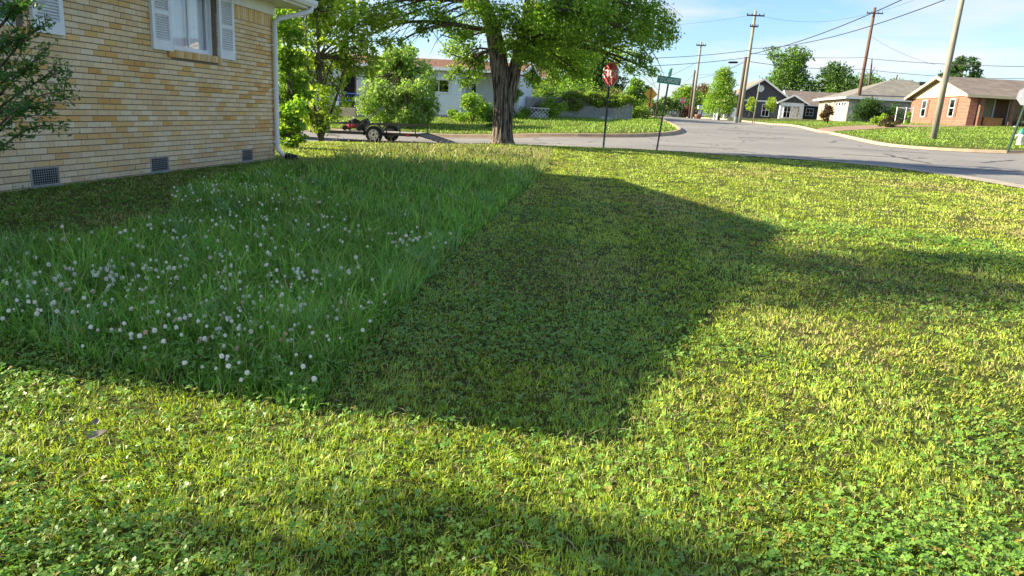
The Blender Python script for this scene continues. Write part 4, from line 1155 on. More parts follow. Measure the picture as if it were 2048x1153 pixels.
for px, py, Y, r_ in [(1075, 30, 23.6, .8), (1130, 20, 24.6, .9), (1190, 20, 23.4, .9), (1250, 15, 24.6, .9), (1300, 25, 23.8, .75), (1335, 45, 24.4, .5),
                      (1090, 75, 24.8, .8), (1150, 75, 23.2, .85), (1215, 75, 24.6, .8), (1270, 70, 23.6, .75), (1315, 80, 24.5, .6), (1080, 120, 23.6, .65), (1125, 125, 25.2, .8), (1175, 118, 25.8, .6),
                      (1240, 112, 25.9, .55), (1285, 120, 23.9, .55), (1305, 145, 24.2, .33), (1262, 140, 25.2, .35), (1065, 160, 25.4, .45), (1110, 155, 25.6, .5), (1160, 150, 24.9, .5),
                      (960, 20, 23.5, .7), (1010, 30, 23.2, .7), (1040, 60, 23.3, .6), (915, 60, 25, .65), (935, 110, 25.3, .6), (905, 100, 25.6, .5), (950, 145, 25.6, .5), (915, 140, 25.6, .4), (1000, 95, 23.4, .35), (1045, 115, 23.4, .45),
                      (870, 25, 24.2, .6), (830, 15, 24.6, .5), (780, 20, 24.2, .55), (845, 60, 24.4, .4), (760, 50, 24.4, .45), (800, 85, 24.6, .35), (730, 20, 24.4, .5), (700, 40, 24.5, .45), (720, 85, 24.6, .4), (890, 45, 24.8, .5), (935, 70, 25.4, .6), (960, 120, 25.8, .5), (930, 165, 25.8, .35), (900, 155, 25.7, .25), (1030, 90, 23.6, .5), (985, 55, 23.3, .5), (1060, 100, 25.2, .7), (1150, 110, 25.5, .8), (1220, 40, 25.5, .9), (1290, 60, 25.3, .7), (1340, 70, 24.9, .4), (1100, 45, 25.8, .9), (1170, 50, 25.6, .9)]:
    p = at(px, py, Y - (.9 if px > 1055 and py < 100 else 0)); ec.append((p.x - EL[0], p.y - EL[1], p.z - EL[2], r_))
for i in range(32):       # the upper crown above the picture
    a = i * 2.4; q = math.sqrt((i + .5) / 32) * 5.2
    ec.append((q * math.cos(a) * .85 - .8, q * math.sin(a) * .35 - 1.9, 5.2 + 1.9 * (1 - (q / 5.6) ** 2) * rngE.uniform(.4, 1.1), rngE.uniform(.6, .95)))
lm = MB()
for c in ec:
    p = np.array(c[:3]); cand = [t for t in trunk_nodes if t[0][2] <= p[2] + 1.2] or trunk_nodes[:1]
    a, ra = min(cand, key=lambda t: np.linalg.norm(np.array(t[0]) - p))
    D_ = np.linalg.norm(p - np.array(a)); r0_ = min(ra * .5, .022 + .014 * D_)
    pts = limb(lm, a, p, r0_, .016, rngE, .09, 8, 7)
    for q in range(5): limb(lm, pts[3 + q], p + rngE.normal(0, .6, 3) * c[3] + np.array([0, 0, -.15]), .014, .004, rngE, .12, 4, 5)
# bare hanging twigs on the left side
for (x0, y0, x1, y1) in [(870, 20, 780, 75), (840, 30, 745, 110), (860, 40, 905, 110), (905, 110, 955, 150), (800, 60, 760, 100), (830, 35, 790, 95), (880, 70, 930, 95), (900, 60, 860, 110), (1290, 90, 1330, 160), (1230, 120, 1310, 175)]:
    a, b = at(x0, y0, 24.2), at(x1, y1, 24.1); limb(lm, Vector(a) - Vector(EL), Vector(b) - Vector(EL), .02, .004, rngE, .1, 6, 5)
tk.build('trunk', M['bark'], elm, True)
lm.build('limbs', M['bark_fine'], elm, True)
P, k, q = clump_points(ec, 60000, rngE, .1)
vis_ = P[:, 2] < 5.4
low = P[:, 2] < 1.6; P = P[~low]; k = k[~low]
cc = np.array(GREEN + LIME[:1])[rngE.integers(0, 5, len(P))] * (np.random.default_rng(4).uniform(.75, 1.2, len(ec))[k] * rngE.uniform(.7, 1.3, len(P)))[:, None]
V, F, c = leaf_mesh(P, .115 * rngE.uniform(.6, 1.3, len(P)), cc, rngE, .3)
npmesh('crown', V, F, M['leaf'], elm, c, True)

rr_ = random.Random(12)
# --- the young tree and shrub beyond the brick house corner
b = onground(642, 284, 23.2)
cl = []
for px, py, r_, dy in [(600, 20, .6, 0), (650, 10, .7, .4), (700, 25, .6, -.2), (575, 60, .45, .2), (620, 70, .65, .3), (670, 70, .6, 0), (720, 60, .5, .3), (600, 120, .55, -.3), (650, 125, .5, .5), (700, 110, .45, .2), (570, 110, .4, .4), (735, 100, .35, 0), (600, 175, .45, 0), (640, 190, .5, -.4), (670, 170, .4, .3), (660, 225, .45, -.2), (620, 235, .4, .3), (600, 215, .4, 0), (640, 255, .35, 0), (690, 205, .25, -.3), (580, 250, .3, .2), (750, 125, .38, .2), (770, 85, .3, .3), (755, 40, .5, .3), (795, 35, .35, .2), (700, 140, .4, .6), (735, 145, .3, .5), (590, 150, .5, .6), (625, 155, .5, .7), (570, 20, .5, .5), (680, 120, .45, .8), (645, 40, .6, .9)]:
    p = at(px, py, 23.2 + dy); cl.append((p.x - b[0], p.y - b[1], p.z - b[2], r_))
cl += [(rr_.uniform(-1.6, 1.6), rr_.uniform(-1.2, 1.4), rr_.uniform(4.6, 6.4), .75) for i in range(12)]
t = plant('young_tree', 'many stemmed young tree with bright leaves beside the street near the trailer', 'tree', b, cl, 23000, .135, LIME + LIME + [(.46, .55, .08)], [(0, 0, 0, .10), (.02, 0, .6, .075), (.05, 0, 1.5, .06), (-.05, 0, 2.6, .05), (-.1, 0, 4, .035), (0, 0, 5.5, .02)], 31, bark='bark_fine')
st = MB(); rg2 = np.random.default_rng(8)
for tx, tz in ((-.75, 3.2), (-.35, 3.8), (.45, 2.6), (.8, 3.4), (-1.0, 2.4)): limb(st, (0, 0, .1), (tx, rr_.uniform(-.3, .3), tz), .055, .015, rg2, .06, 7, 7)
st.build('stem', M['bark_fine'], t, True)
b = onground(572, 300, 16.3)
cl = []
for px, py, r_ in [(580, 285, .22), (565, 262, .28), (590, 250, .25), (572, 225, .3), (595, 215, .25), (560, 195, .3), (585, 180, .28), (600, 160, .25), (570, 150, .32), (565, 110, .35), (590, 120, .28), (580, 70, .35), (610, 190, .2), (560, 40, .4), (600, 275, .15)]:
    p = at(px, py, 16.3 + rr_.uniform(-.3, .4)); cl.append((p.x - b[0], p.y - b[1], p.z - b[2], r_))
plant('corner_shrub', 'dark leafy shrub growing behind the white downspout at the house corner', 'shrub', b, cl, 6500, .10, GREEN + LIME[:1], None, 33, tw=.025)

# --- round silvery maple across the side street
b = onground(802, 252, 37.2)
cl = []
rg3 = np.random.default_rng(14)
for i in range(70):
    u = rg3.uniform(-1, 1); v = rg3.uniform(0, 1); wdt = math.sqrt(max(0, 1 - (2 * abs(v - .42)) ** 2.2)) if abs(v - .42) < .5 else .15
    wdt = [.95, 1.05, 1.05, 1.0, .88, .66, .4][min(6, int(v * 7))]
    cl.append((u * 1.72 * wdt, rg3.uniform(-1.3, 1.3) * wdt, .22 + v * 3.45, rg3.uniform(.42, .66)))
plant('maple_tree', 'round bushy maple with pale undersides in front of the white house', 'tree', b, cl, 22000, .15, [(.22, .38, .06), (.28, .43, .08), (.17, .31, .05), (.44, .52, .28), (.30, .42, .13)], [(0, 0, 0, .14), (0, 0, 1.2, .11), (.05, 0, 2.6, .06), (0, 0, 3.6, .03)], 41)


def shrub(px, py, Y, w_, h_, n, ls, cols, label, seed, name='shrub', group=None, d=None, shell=.4):
    rg_ = np.random.default_rng(seed); b = onground(px, py, Y); d = d or w_ * .7
    k = max(5, int(4 + w_ * h_ * 2.2)); cl = []
    for i in range(k):
        v = rg_.random(); q = math.sqrt(1 - v * v * .8)
        rad = rg_.uniform(.18, .30) * min(w_, h_ * 1.3)
        cl.append((rg_.uniform(-.5, .5) * w_ * q * .8, rg_.uniform(-.5, .5) * d * q * .8, max(rad * .5, v * (h_ - rad * .8)), rad))
    return plant(name, label, 'shrub', b, cl, n, ls, cols, None, seed, twigs=False, group=group, shell=shell, tw=.02)


shrub(945, 238, 40.2, 2.0, 1.75, 4200, .12, GREEN + LIME[:1], 'tall leafy shrub against the end of the white house', 51)
shrub(905, 232, 41.2, .95, .95, 1300, .10, GREEN, 'low shrub under the window of the white house', 52)
shrub(985, 245, 36.5, .9, 1.0, 1300, .10, MID, 'small dark shrub behind the elm trunk', 53)
shrub(1032, 235, 43.5, 1.4, 1.9, 2300, .12, GREEN, 'leafy shrub at the elm end of the grey slatted fence', 54)
shrub(1105, 240, 45.8, 1.7, 1.55, 3000, .12, LIME[:3] + GREEN, 'bright bush growing in front of the grey slatted fence', 55)
for i, (px, py, Y, ww, hh, cs) in enumerate([(1070, 212, 52, 3.4, 2.4, GREEN), (1150, 208, 53, 4.2, 2.9, GREEN + LIME[:1]), (1215, 206, 54, 3.6, 2.3, [(.24, .22, .06), (.20, .24, .06), (.16, .22, .05)]), (1262, 214, 51.5, 2.6, 1.7, LIME)]):
    shrub(px, py + 26, Y, ww, hh, 3600, .16, cs, ['dense green bush behind the grey slatted fence, nearest the far tan house', 'tallest green bush behind the grey slatted fence', 'olive brown bush behind the grey slatted fence', 'lime green bush at the road end of the grey slatted fence'][i], 60 + i, 'fence_bush')


def ftree(px, pbase, Y, pw, ptop, name, label, cols, n, ls, seed, prof=None, ct=.32, tr=.16, group=None, nc=34, cr=(.5, .85), bare=None, pbot=None):
    """background tree given by picture width, top row and distance"""
    b = onground(px, pbase, Y); s = Y / FPX; W = pw * s * 1.22; top = at(px, ptop, Y).z - b[2]
    z0 = top * ct; rg_ = np.random.default_rng(seed)
    rmean = min(W * .22, (top - z0) * .24)
    cl = [c for c in blob(0, 0, z0 + rmean * .5, top - rmean * .75, max(.1, W / 2 - rmean * .7), max(.1, W / 2 - rmean * .7), nc, rg_, (rmean * cr[0] * 1.3, rmean * cr[1] * 1.3), prof)]
    return plant(name, label, 'tree', b, cl, n, ls, cols, [(0, 0, 0, tr), (.03, 0, top * .2, tr * .8), (0, .05, top * .5, tr * .5), (0, 0, top * .88, tr * .12)], seed, twigs=False, group=group, shell=.5, tw=tr * .3)


cone = lambda t: (1 - t) ** .7 * .95 + .12 if t > .12 else .75
oval = lambda t: math.sin(math.pi * min(1, .12 + .84 * t)) ** .55
ftree(1103, 215, 60, 190, 25, 'background_tree', 'tall tree with a stout trunk beyond the slatted fence', MID + GREEN[:2], 9000, .26, 71, ct=.40, tr=.42)
ftree(1195, 215, 66, 110, 95, 'cedar_tree', 'dark dense cedar behind the stop sign', DARK, 8000, .26, 72, cone, .12, .25)
ftree(1150, 215, 72, 90, 110, 'cedar_tree', 'dark cedar standing between the stout trunk and the larger cedar', DARK + MID[:1], 5000, .28, 73, cone, .12, .22)
ftree(1265, 236, 92, 34, 152, 'poplar_tree', 'taller paler one of two narrow poplars by the yellow diamond sign', MID + GREEN, 3600, .26, 74, oval, .2, .15)
ftree(1288, 236, 96, 22, 168, 'poplar_tree', 'shorter dark narrow poplar beside the yellow diamond sign', DARK + MID, 2400, .26, 75, oval, .15, .13)
ftree(1327, 236, 100, 26, 190, 'background_tree', 'small pale tree behind the street name post', MID, 1600, .28, 76, oval, .15, .12)
ftree(1365, 236, 108, 44, 165, 'background_tree', 'bright green tree behind the far stop sign', LIME[:3] + GREEN, 3600, .30, 77, oval, .15, .15)
ftree(1392, 236, 112, 36, 178, 'background_tree', 'olive tree behind the paired poles at the end of the street', MID, 2200, .30, 78, oval, .15, .15)
ftree(1402, 230, 118, 36, 163, 'copper_tree', 'copper brown tree between the street end poles and the dense pear tree', [(.20, .13, .07), (.24, .17, .09), (.16, .14, .05)], 2000, .30, 79, oval, .3, .14)
ftree(1437, 238, 74, 68, 124, 'pear_tree', 'dense teardrop shaped pear tree beside the dark grey house', GREEN + LIME[:1], 11000, .17, 80, lambda t: (1 - t) ** .55 * .98 + .06, .07, .13, nc=48)
ftree(1497, 238, 84, 20, 190, 'young_street_tree', 'slim young tree in front of the tall gable of the dark grey house', LIME, 1300, .16, 81, oval, .28, .06, 'young trees by the grey house', 14)
ftree(1538, 238, 84, 24, 190, 'young_street_tree', 'slim young tree in front of the white framed double window', LIME, 1300, .16, 82, oval, .28, .06, 'young trees by the grey house', 14)
ftree(1566, 232, 116, 108, 76, 'oak_tree', 'tall irregular oak behind the grey house wing', MID + DARK + GREEN[:2], 11000, .36, 83, lambda t: .75 + .3 * math.sin(t * 7), .12, .35, nc=44, cr=(.4, .75))
ftree(1660, 232, 112, 76, 113, 'oak_tree', 'rounded oak between the two grey roofs', MID + DARK + GREEN[:1], 8000, .34, 84, oval, .12, .3)
ftree(1722, 232, 125, 70, 138, 'background_tree', 'pale grey green tree behind the hip roof', MID + [(.16, .22, .09)], 4000, .36, 85, oval, .2, .25)
ftree(1785, 232, 130, 70, 150, 'background_tree', 'low spreading tree behind the hip roof end nearest the red brick house', MID + [(.18, .24, .08)], 3200, .36, 86, oval, .2, .2)
ftree(1840, 232, 140, 60, 158, 'background_tree', 'far pale tree between the hip roof and the red brick house', MID + [(.14, .2, .1)], 1800, .36, 87, oval, .2, .2)
cyp = ftree(1908, 232, 88, 110, 98, 'cypress_tree', 'dark ragged pine with flat tiers behind the red brick house', DARK + MID[:1], 5200, .30, 88, lambda t: [.5, .95, .7, .55, .4][min(4, int(t * 5))], .35, .2, nc=22, cr=(.4, .6))
# bare snags beside the hip roof
for i, (a, b_, lb) in enumerate([((1735, 178), (1744, 118), 'bare forked snag behind the hip roof'), ((1774, 176), (1795, 150), 'leaning bare snag over the hip roof ridge')]):
    p, q = at(*a, 100), at(*b_, 100); z = g1(p.x, p.y); t = thing('dead_snag', lb, 'dead tree', (p.x, p.y, z)); s_ = MB()
    limb(s_, (0, 0, 0), (q.x - p.x, 0, q.z - z), .28, .07, rg2, .03, 6, 7); limb(s_, (0, 0, (p.z - z)), (q.x - p.x + .6, 0, q.z - z - 1.0), .10, .03, rg2, .05, 4, 6)
    s_.build('trunk', M['bark_fine'], t, True)
# street end thicket, hedges, purple shrubs
shrub(1345, 237, 103, 6.5, 3.0, 3400, .28, DARK + MID, 'dark thicket closing the far end of the street', 91, 'thicket')
shrub(1376, 236, 92, 2.2, 1.6, 1300, .18, [(.22, .05, .07), (.16, .05, .05), (.10, .10, .04)], 'small red leaved shrub by the far stop sign', 92)
shrub(1303, 236, 90, 3.0, 2.2, 1800, .24, MID, 'grey green bush behind the yellow diamond sign', 93)
shrub(1752, 245, 63, 6.4, 2.2, 8500, .15, DARK + MID[:1], 'long dark clipped hedge in front of the hip roofed house', 94, 'hedge', d=1.6)
shrub(1655, 250, 56, 1.35, 1.75, 1700, .12, [(.10, .045, .045), (.14, .07, .055), (.07, .06, .035)], 'upright purple brown shrub on the lawn by the driveway', 95)
shrub(1758, 257, 50.5, 1.1, 1.05, 1500, .11, LIME + GREEN, 'lime green shrub beside the purple one by the driveway', 96)
shrub(1780, 258, 49.8, .95, 1.15, 1300, .11, [(.10, .05, .05), (.09, .10, .04), (.13, .08, .06)], 'small dark purple shrub beside the lime green one', 97)
shrub(1816, 250, 57.5, .7, 1.0, 600, .11, GREEN, 'yellow green shrub at the corner of the red brick house', 98)
# --- shrub at the near left whose shoots reach into the picture
b = (-3.55, 3.75, g1(-3.55, 3.75)); t = thing('arching_shrub', 'small leaved shrub arching in front of the brick wall', 'shrub', b)
rs = np.random.default_rng(3); st = MB(); LP = []; 
shoots = [((12, 40), (62, 10)), ((5, 130), (105, 48)), ((0, 215), (140, 142)), ((0, 190), (90, 110)), ((0, 262), (158, 198)), ((0, 250), (150, 180)), ((0, 298), (140, 255)), ((0, 100), (60, 75)), ((-60, 160), (40, 60)), ((-60, 60), (30, 12)), ((-80, 240), (60, 120)), ((-80, 280), (70, 215)), ((-60, 20), (20, -20)), ((-100, 330), (20, 290)), ((0, 170), (75, 135)), ((-20, 230), (110, 225))]
for i, (a, e) in enumerate(shoots):
    Y = 3.45 + rs.uniform(-.25, .3); p, q = at(*a, Y), at(*e, Y + rs.uniform(-.1, .1)); p, q = np.array(p) - np.array(b), np.array(q) - np.array(b)
    pts = limb(st, (rs.uniform(-.1, .1), rs.uniform(-.1, .1), .02), p, .012, .006, rs, .05, 5, 6); pts2 = limb(st, p, q, .006, .0016, rs, .05, 8, 5)
    for pp, m_ in ((pts[2:], 16), (pts2, 15)):
        pp = np.array(pp)
        for j in range(len(pp) - 1):
            tt = rs.random((m_, 1)); LP.append(pp[j] * (1 - tt) + pp[j + 1] * tt + rs.normal(0, .016, (m_, 3)))
        for j in range(1, len(pp) - 1):
            if rs.random() < .55:
                e2 = pp[j] + (pp[-1] - pp[0]) * rs.uniform(.08, .2) + rs.normal(0, .05, 3) + np.array([0, 0, .03]); limb(st, pp[j], e2, .003, .001, rs, .05, 3, 4)
                tt = rs.random((14, 1)); LP.append(pp[j] * (1 - tt) + e2 * tt + rs.normal(0, .011, (14, 3)))
st.build('stems', M['bark_fine'], t, True)
LP = np.concatenate(LP); n = len(LP)
V, F, c = leaf_mesh(LP, rs.uniform(.016, .034, n), np.array([(.05, .13, .03), (.08, .18, .04), (.10, .20, .05), (.30, .28, .04)])[np.minimum(3, (rs.random(n) * 3.06).astype(int))], rs, .9, .5)
npmesh('foliage', V, F, M['leaf'], t, c, True)
# --- trees of the back garden, beyond the brick house: their shade falls on the lawn
for i, (x_, y_, c0, hh, ww, lb) in enumerate([(-18.5, 7.55, .46, 12.3, 3.6, 'garden tree standing behind the brick house'), (-17.2, 2.15, .74, 9.9, 1.9, 'tall slim garden tree beyond the near end of the brick house')]):
    rg_ = np.random.default_rng(130 + i)
    cl = blob(0, 0, hh * c0, hh * .95, ww / 2, ww / 2, (30, 12)[i], rg_, ((.5, .9), (.35, .55))[i])
    plant('garden_tree', lb, 'tree', (x_, y_, g1(x_, y_) - .05), cl, (9500, 1900)[i], .16, GREEN, [(0, 0, 0, (.22, .11)[i]), (0, 0, hh * .3, (.17, .08)[i]), (.1, 0, hh * .6, (.1, .06)[i]), (0, 0, hh * .85, .03)], 140 + i, twigs=False)


# ------------------------------------------------------------------ neighbouring houses
def window(parent, c, u, n, w_, h_, cols=2, rows=2, frame='white', fw=.07, pane='glass_dark', name='window', sh=None):
    """window lying on a wall: c centre, u horizontal axis, n outward normal"""
    c, u, n = Vector(c), Vector(u), Vector(n); up = Vector((0, 0, 1)); f = MB()
    o_ = c + n * .03
    f.obox(o_ + u * (w_ / 2), u, n, up, fw / 2, .035, h_ / 2 + fw / 2); f.obox(o_ - u * (w_ / 2), u, n, up, fw / 2, .035, h_ / 2 + fw / 2)
    f.obox(o_ + up * (h_ / 2), u, n, up, w_ / 2 - fw / 2, .033, fw / 2); f.obox(o_ - up * (h_ / 2), u, n, up, w_ / 2 - fw / 2, .033, fw / 2)
    wo = f.build(name, M[frame], parent)
    MB().obox(c + n * .012, u, n, up, w_ / 2, .005, h_ / 2).build('pane', M[pane], wo)
    MB().obox(c + n * .004, u, n, up, w_ / 2, .002, h_ / 2).build('room_dark', M['dark'], wo)
    for i in range(1, cols): MB().obox(o_ + u * (w_ * (i / cols - .5)), u, n, up, fw * .32, .022, h_ / 2 - fw / 2).build('mullion', M[frame], wo)
    for i in range(1, rows): MB().obox(o_ + up * (h_ * (i / rows - .5)), u, n, up, w_ / 2 - fw / 2, .018, fw * .32).build('glazing_bar', M[frame], wo)
    if sh:
        for s_ in (-1, 1): MB().obox(c + u * s_ * (w_ / 2 + fw + .16) + n * .02, u, n, up, .15, .02, h_ / 2 + .05).build('shutter', M[sh], parent)
    return wo


def gable_roof(parent, x0, x1, y0, y1, ze, zr, mat, ov=.35, axis='x', th=.14, name='roof', trim='white'):
    """ridge along axis"""
    r = MB()
    if axis == 'x':
        ym = (y0 + y1) / 2; k = (zr - ze) / (ym - y0); a, b = x0 - ov, x1 + ov
        for s_, yy in ((-1, y0), (1, y1)):
            e = (yy + s_ * ov, ze - k * ov)
            r.prism([(a, e[0], e[1]), (a, ym, zr), (a, ym, zr + th), (a, e[0], e[1] + th)], (0, 0, 0), (b - a, 0, 0))
    else:
        xm = (x0 + x1) / 2; k = (zr - ze) / (xm - x0); a, b = y0 - ov, y1 + ov
        for s_, xx in ((-1, x0), (1, x1)):
            e = (xx + s_ * ov, ze - k * ov)
            r.prism([(e[0], a, e[1]), (xm, a, zr), (xm, a, zr + th), (e[0], a, e[1] + th)], (0, 0, 0), (0, b - a, 0))
    ro = r.build(name, M[mat], parent)
    f = MB(); d = .03
    if axis == 'x':
        for s_, yy in ((-1, y0), (1, y1)):
            e = (yy + s_ * ov, ze - k * ov)
            for xx in (a - d, b + d): f.bar((xx, e[0], e[1] + .06), (xx, ym, zr + .06), .05, .2)
            f.bar((a, e[0] + s_ * .03, e[1] + .05), (b, e[0] + s_ * .03, e[1] + .05), .05, .18)
    else:
        for s_, xx in ((-1, x0), (1, x1)):
            e = (xx + s_ * ov, ze - k * ov)
            for yy in (a - d, b + d): f.bar((e[0], yy, e[1] + .06), (xm, yy, zr + .06), .05, .2)
            f.bar((e[0] + s_ * .03, a, e[1] + .05), (e[0] + s_ * .03, b, e[1] + .05), .05, .18)
    f.build('fascia', M[trim], parent)
    return ro


def lap_siding(mb, x0, x1, y, z0, z1, step=.2, holes=()):
    """lapped boards on a wall facing -y"""
    z = z0
    while z < z1 - .01:
        zz = min(z + step, z1)
        segs = [(x0, x1)]
        for hx0, hx1, hz0, hz1 in holes:
            if z < hz1 and zz > hz0: segs = [(a, b) for p, q in segs for a, b in ((p, min(q, hx0)), (max(p, hx1), q)) if b - a > .01]
        for a, b in segs: mb.add([(a, y - .022, z), (b, y - .022, z), (b, y - .004, zz), (a, y - .004, zz), (a, y, z), (b, y, z)], [(0, 1, 2, 3), (4, 5, 1, 0)])
        z = zz


GR = R(-7.5)
# --- white sided house across the side street
p = at(921, 234, 43); wx, wy = p.x, p.y; wz = g1(wx, wy) - .12
wh = thing('white_house', 'pale blue white sided house with brown roof behind the maple', 'house', (wx, wy, wz), GR)
MB().box(-15, 0, 0, 8, -.5, 2.82).build('wall', M['siding_white'], wh)
MB().box(-15.05, .05, -.05, 8.05, -.6, .22).build('foundation', M['concrete'], wh)
sd = MB(); lap_siding(sd, -15, 0, 0, .22, 2.8, .2, [(-7.35, -6.35, .3, 2.5)]); sd.build('siding', M['siding_white'], wh)
MB().box(0, 3.2, 1.6, 8, -.5, 2.75).build('wing_wall', M['siding_white'], wh)
sd = MB(); lap_siding(sd, .01, 3.2, 1.6, .22, 2.7, .2); sd.build('siding', M['siding_white'], wh)
gable_roof(wh, -15, 3.2, 0, 8, 2.82, 3.45, 'shingle_brown', .45)
window(wh, (-1.35, -.02, 1.85), (1, 0, 0), (0, -1, 0), 1.25, .72, 2, 1)
window(wh, (.42, 1.59, 1.55), (1, 0, 0), (0, -1, 0), .32, 1.2, 1, 2)
window(wh, (-11, -.02, 1.75), (1, 0, 0), (0, -1, 0), 1.4, 1.0, 2, 1)
MB().box(.02, .12, .4, 1.0, .2, 2.75).build('corner_board', M['white'], wh)
d_ = MB().box(-7.33, -6.37, -.03, -.005, .32, 2.46).build('door', M['brown'], wh)
MB().box(-7.2, -6.5, -.06, -.032, .42, 2.36).build('screen', M['dark'], d_)
MB().box(-7.45, -7.33, -.07, -.0, .3, 2.56).box(-6.37, -6.25, -.07, -.0, .3, 2.56).box(-7.33, -6.37, -.07, -.03, 2.46, 2.56).build('door_frame', M['white'], wh)
po = MB().box(-7.9, -5.9, -1.5, -.06, -.5, .28).build('porch', M['dark_brick'], wh)
for i in range(2): MB().box(-5.9 + i * .3, -5.6 + i * .3, -1.4, -.2, -.5, .14 - .14 * i).build('step', M['concrete'], po)
ra = MB()
for a, b in (((-7.85, -1.45, 1.1), (-5.9, -1.45, 1.1)), ((-5.9, -1.45, 1.1), (-5.0, -1.45, .55)), ((-7.85, -1.45, .7), (-5.9, -1.45, .7)), ((-7.85, -1.45, .28), (-7.85, -1.45, 1.1)), ((-5.9, -1.45, .28), (-5.9, -1.45, 1.1)), ((-5.0, -1.45, -.2), (-5.0, -1.45, .55)), ((-6.9, -1.45, .28), (-6.9, -1.45, 1.1))):
    ra.tube([a, b], .035, 8)
for i in range(1, 12): ra.tube([(-7.85 + i * .17, -1.45, .7), (-7.85 + i * .17, -1.45, 1.1)], .014, 6)
ra.build('railing', M['blue'], wh)
# fern hanging by the door
fb = wh.matrix_basis @ Vector((-6.75, -.9, 1.95)); hf = thing('hanging_fern', 'hanging fern basket by the door of the white house', 'plant', fb)
MB().lathe([(.02, -.28), (.14, -.22), (.18, -.05)], 12).build('basket', M['brown'], hf, True)
MB().tube([(0, 0, -.05), (0, 0, .55)], .006, 5).build('chain', M['black_metal'], hf)
rq = np.random.default_rng(6); P = rq.normal(0, 1, (500, 3)); P /= np.linalg.norm(P, axis=1)[:, None]; P = P * rq.uniform(.1, .36, (500, 1)); P[:, 2] = P[:, 2] * .7 - .05
V, F, c = leaf_mesh(P, np.full(500, .13), np.tile([.06, .14, .03], (500, 1)), rq); npmesh('fronds', V, F, M['leaf'], hf, c, True)

# --- tan house far behind the elm
p = at(1055, 200, 72); th_ = thing('tan_house', 'small tan house with red brown roof far behind the elm', 'house', (p.x, p.y, g1(p.x, p.y) - .1), GR)
MB().box(-3.2, 2.0, 0, 7, -.5, 3.2).build('wall', M['tan_siding'], th_)
gable_roof(th_, -3.2, 2.0, 0, 7, 3.2, 4.4, 'shingle_brown', .4)
window(th_, (-1.6, -.02, 2.3), (1, 0, 0), (0, -1, 0), .8, 1.0); window(th_, (.7, -.02, 2.3), (1, 0, 0), (0, -1, 0), .8, 1.0)

# --- slatted chain link fence along the corner lawn
p0, p1 = at(1046, 234, 47), at(1262, 243, 48)
fx = thing('slatted_fence', 'grey slatted chain link fence overgrown with vines', 'fence', (p0.x, p0.y, g1(p0.x, p0.y)))
nP = 6; fd = Vector((p1.x - p0.x, p1.y - p0.y, 0)); pu = fd.normalized(); zz_ = []
for i in range(nP + 1):
    q = fd * (i / nP); z = g1(p0.x + q.x, p0.y + q.y) - g1(p0.x, p0.y); zz_.append((q, z))
    MB().tube([(q.x, q.y, z - .1), (q.x, q.y, z + 1.22)], .035, 8).build('post', M['galv'], fx)
for i in range(nP):
    (a, za), (b, zb) = zz_[i], zz_[i + 1]
    MB().tube([(a.x, a.y, za + 1.18), (b.x, b.y, zb + 1.18)], .024, 8).build('rail', M['galv'], fx)
    ns = 14
    for k in range(ns):
        q0, q1 = a.lerp(b, (k + .06) / ns), a.lerp(b, (k + .94) / ns); z = za + (zb - za) * (k + .5) / ns
        sl = MB().prism([(q0.x, q0.y, z + .03), (q1.x, q1.y, z + .03), (q1.x, q1.y, z + 1.13), (q0.x, q0.y, z + 1.13)], (0, -.006, 0), (0, .006, 0))
        sl.build('slat', M['slat_grey'], fx)
    ch = MB(); L = (b - a).length; nn = 18      # diamond wire mesh
    for k in range(nn):
        for s_ in (-1, 1):
            t0 = k / nn; t1 = t0 + s_ * .12 * 6 / nn
            q0, q1 = a.lerp(b, t0), a.lerp(b, min(1, max(0, t1))); f_ = abs(min(1, max(0, t1)) - t0) / (.12 * 6 / nn)
            ch.bar((q0.x, q0.y - .02, za + .04), (q1.x, q1.y - .02, za + .04 + 1.1 * f_), .012)
    ch.build('wire_mesh', M['galv'], fx)
vn = []; rv = np.random.default_rng(44)
for i in range(60):
    t_ = rv.uniform(.33, 1.02); q = fd * t_; vn.append((q.x + rv.normal(0, .1), q.y - .1 + rv.normal(0, .15), rv.uniform(1.0, 1.5) + .12 * (rv.random() < .3) - (.35 if t_ < .55 and rv.random() < .4 else 0), rv.uniform(.24, .40)))
plant('climbing_vine', 'leafy vine draped over the top of the grey slatted fence', 'vine', (p0.x, p0.y, g1(p0.x, p0.y)), vn, 13000, .13, LIME[:3] + GREEN + [(.26, .14, .05)], None, 45, twigs=False, tw=.015)
# lattice panel and stone by the fence
p = at(1060, 232, 44.5); la = thing('lattice_panel', 'white wooden lattice panel leaning by the fence end', 'lattice', (p.x, p.y, g1(p.x, p.y)), GR)
for i in range(-3, 7):
    for s_ in (-1, 1):
        x0 = i * .23; a = [(x0, 0), (x0 + s_ * .55, .55)]
        cl_ = [(min(max(x, 0), 1.15), z if 0 <= x <= 1.15 else z) for x, z in a]
        t0 = max(0, (0 - x0) / (s_ * .55) if s_ > 0 else (1.15 - x0) / (s_ * .55)); t1 = min(1, (1.15 - x0) / (s_ * .55) if s_ > 0 else (0 - x0) / (s_ * .55))
        if t1 - t0 > .08: MB().bar((x0 + s_ * .55 * t0, s_ * .008, .03 + .55 * t0), (x0 + s_ * .55 * t1, s_ * .008, .03 + .55 * t1), .012, .022).build('strip', M['white'], la)
MB().bar((-.02, 0, .02), (1.17, 0, .02), .03, .05).bar((-.02, 0, .60), (1.17, 0, .60), .03, .05).build('frame', M['white'], la)


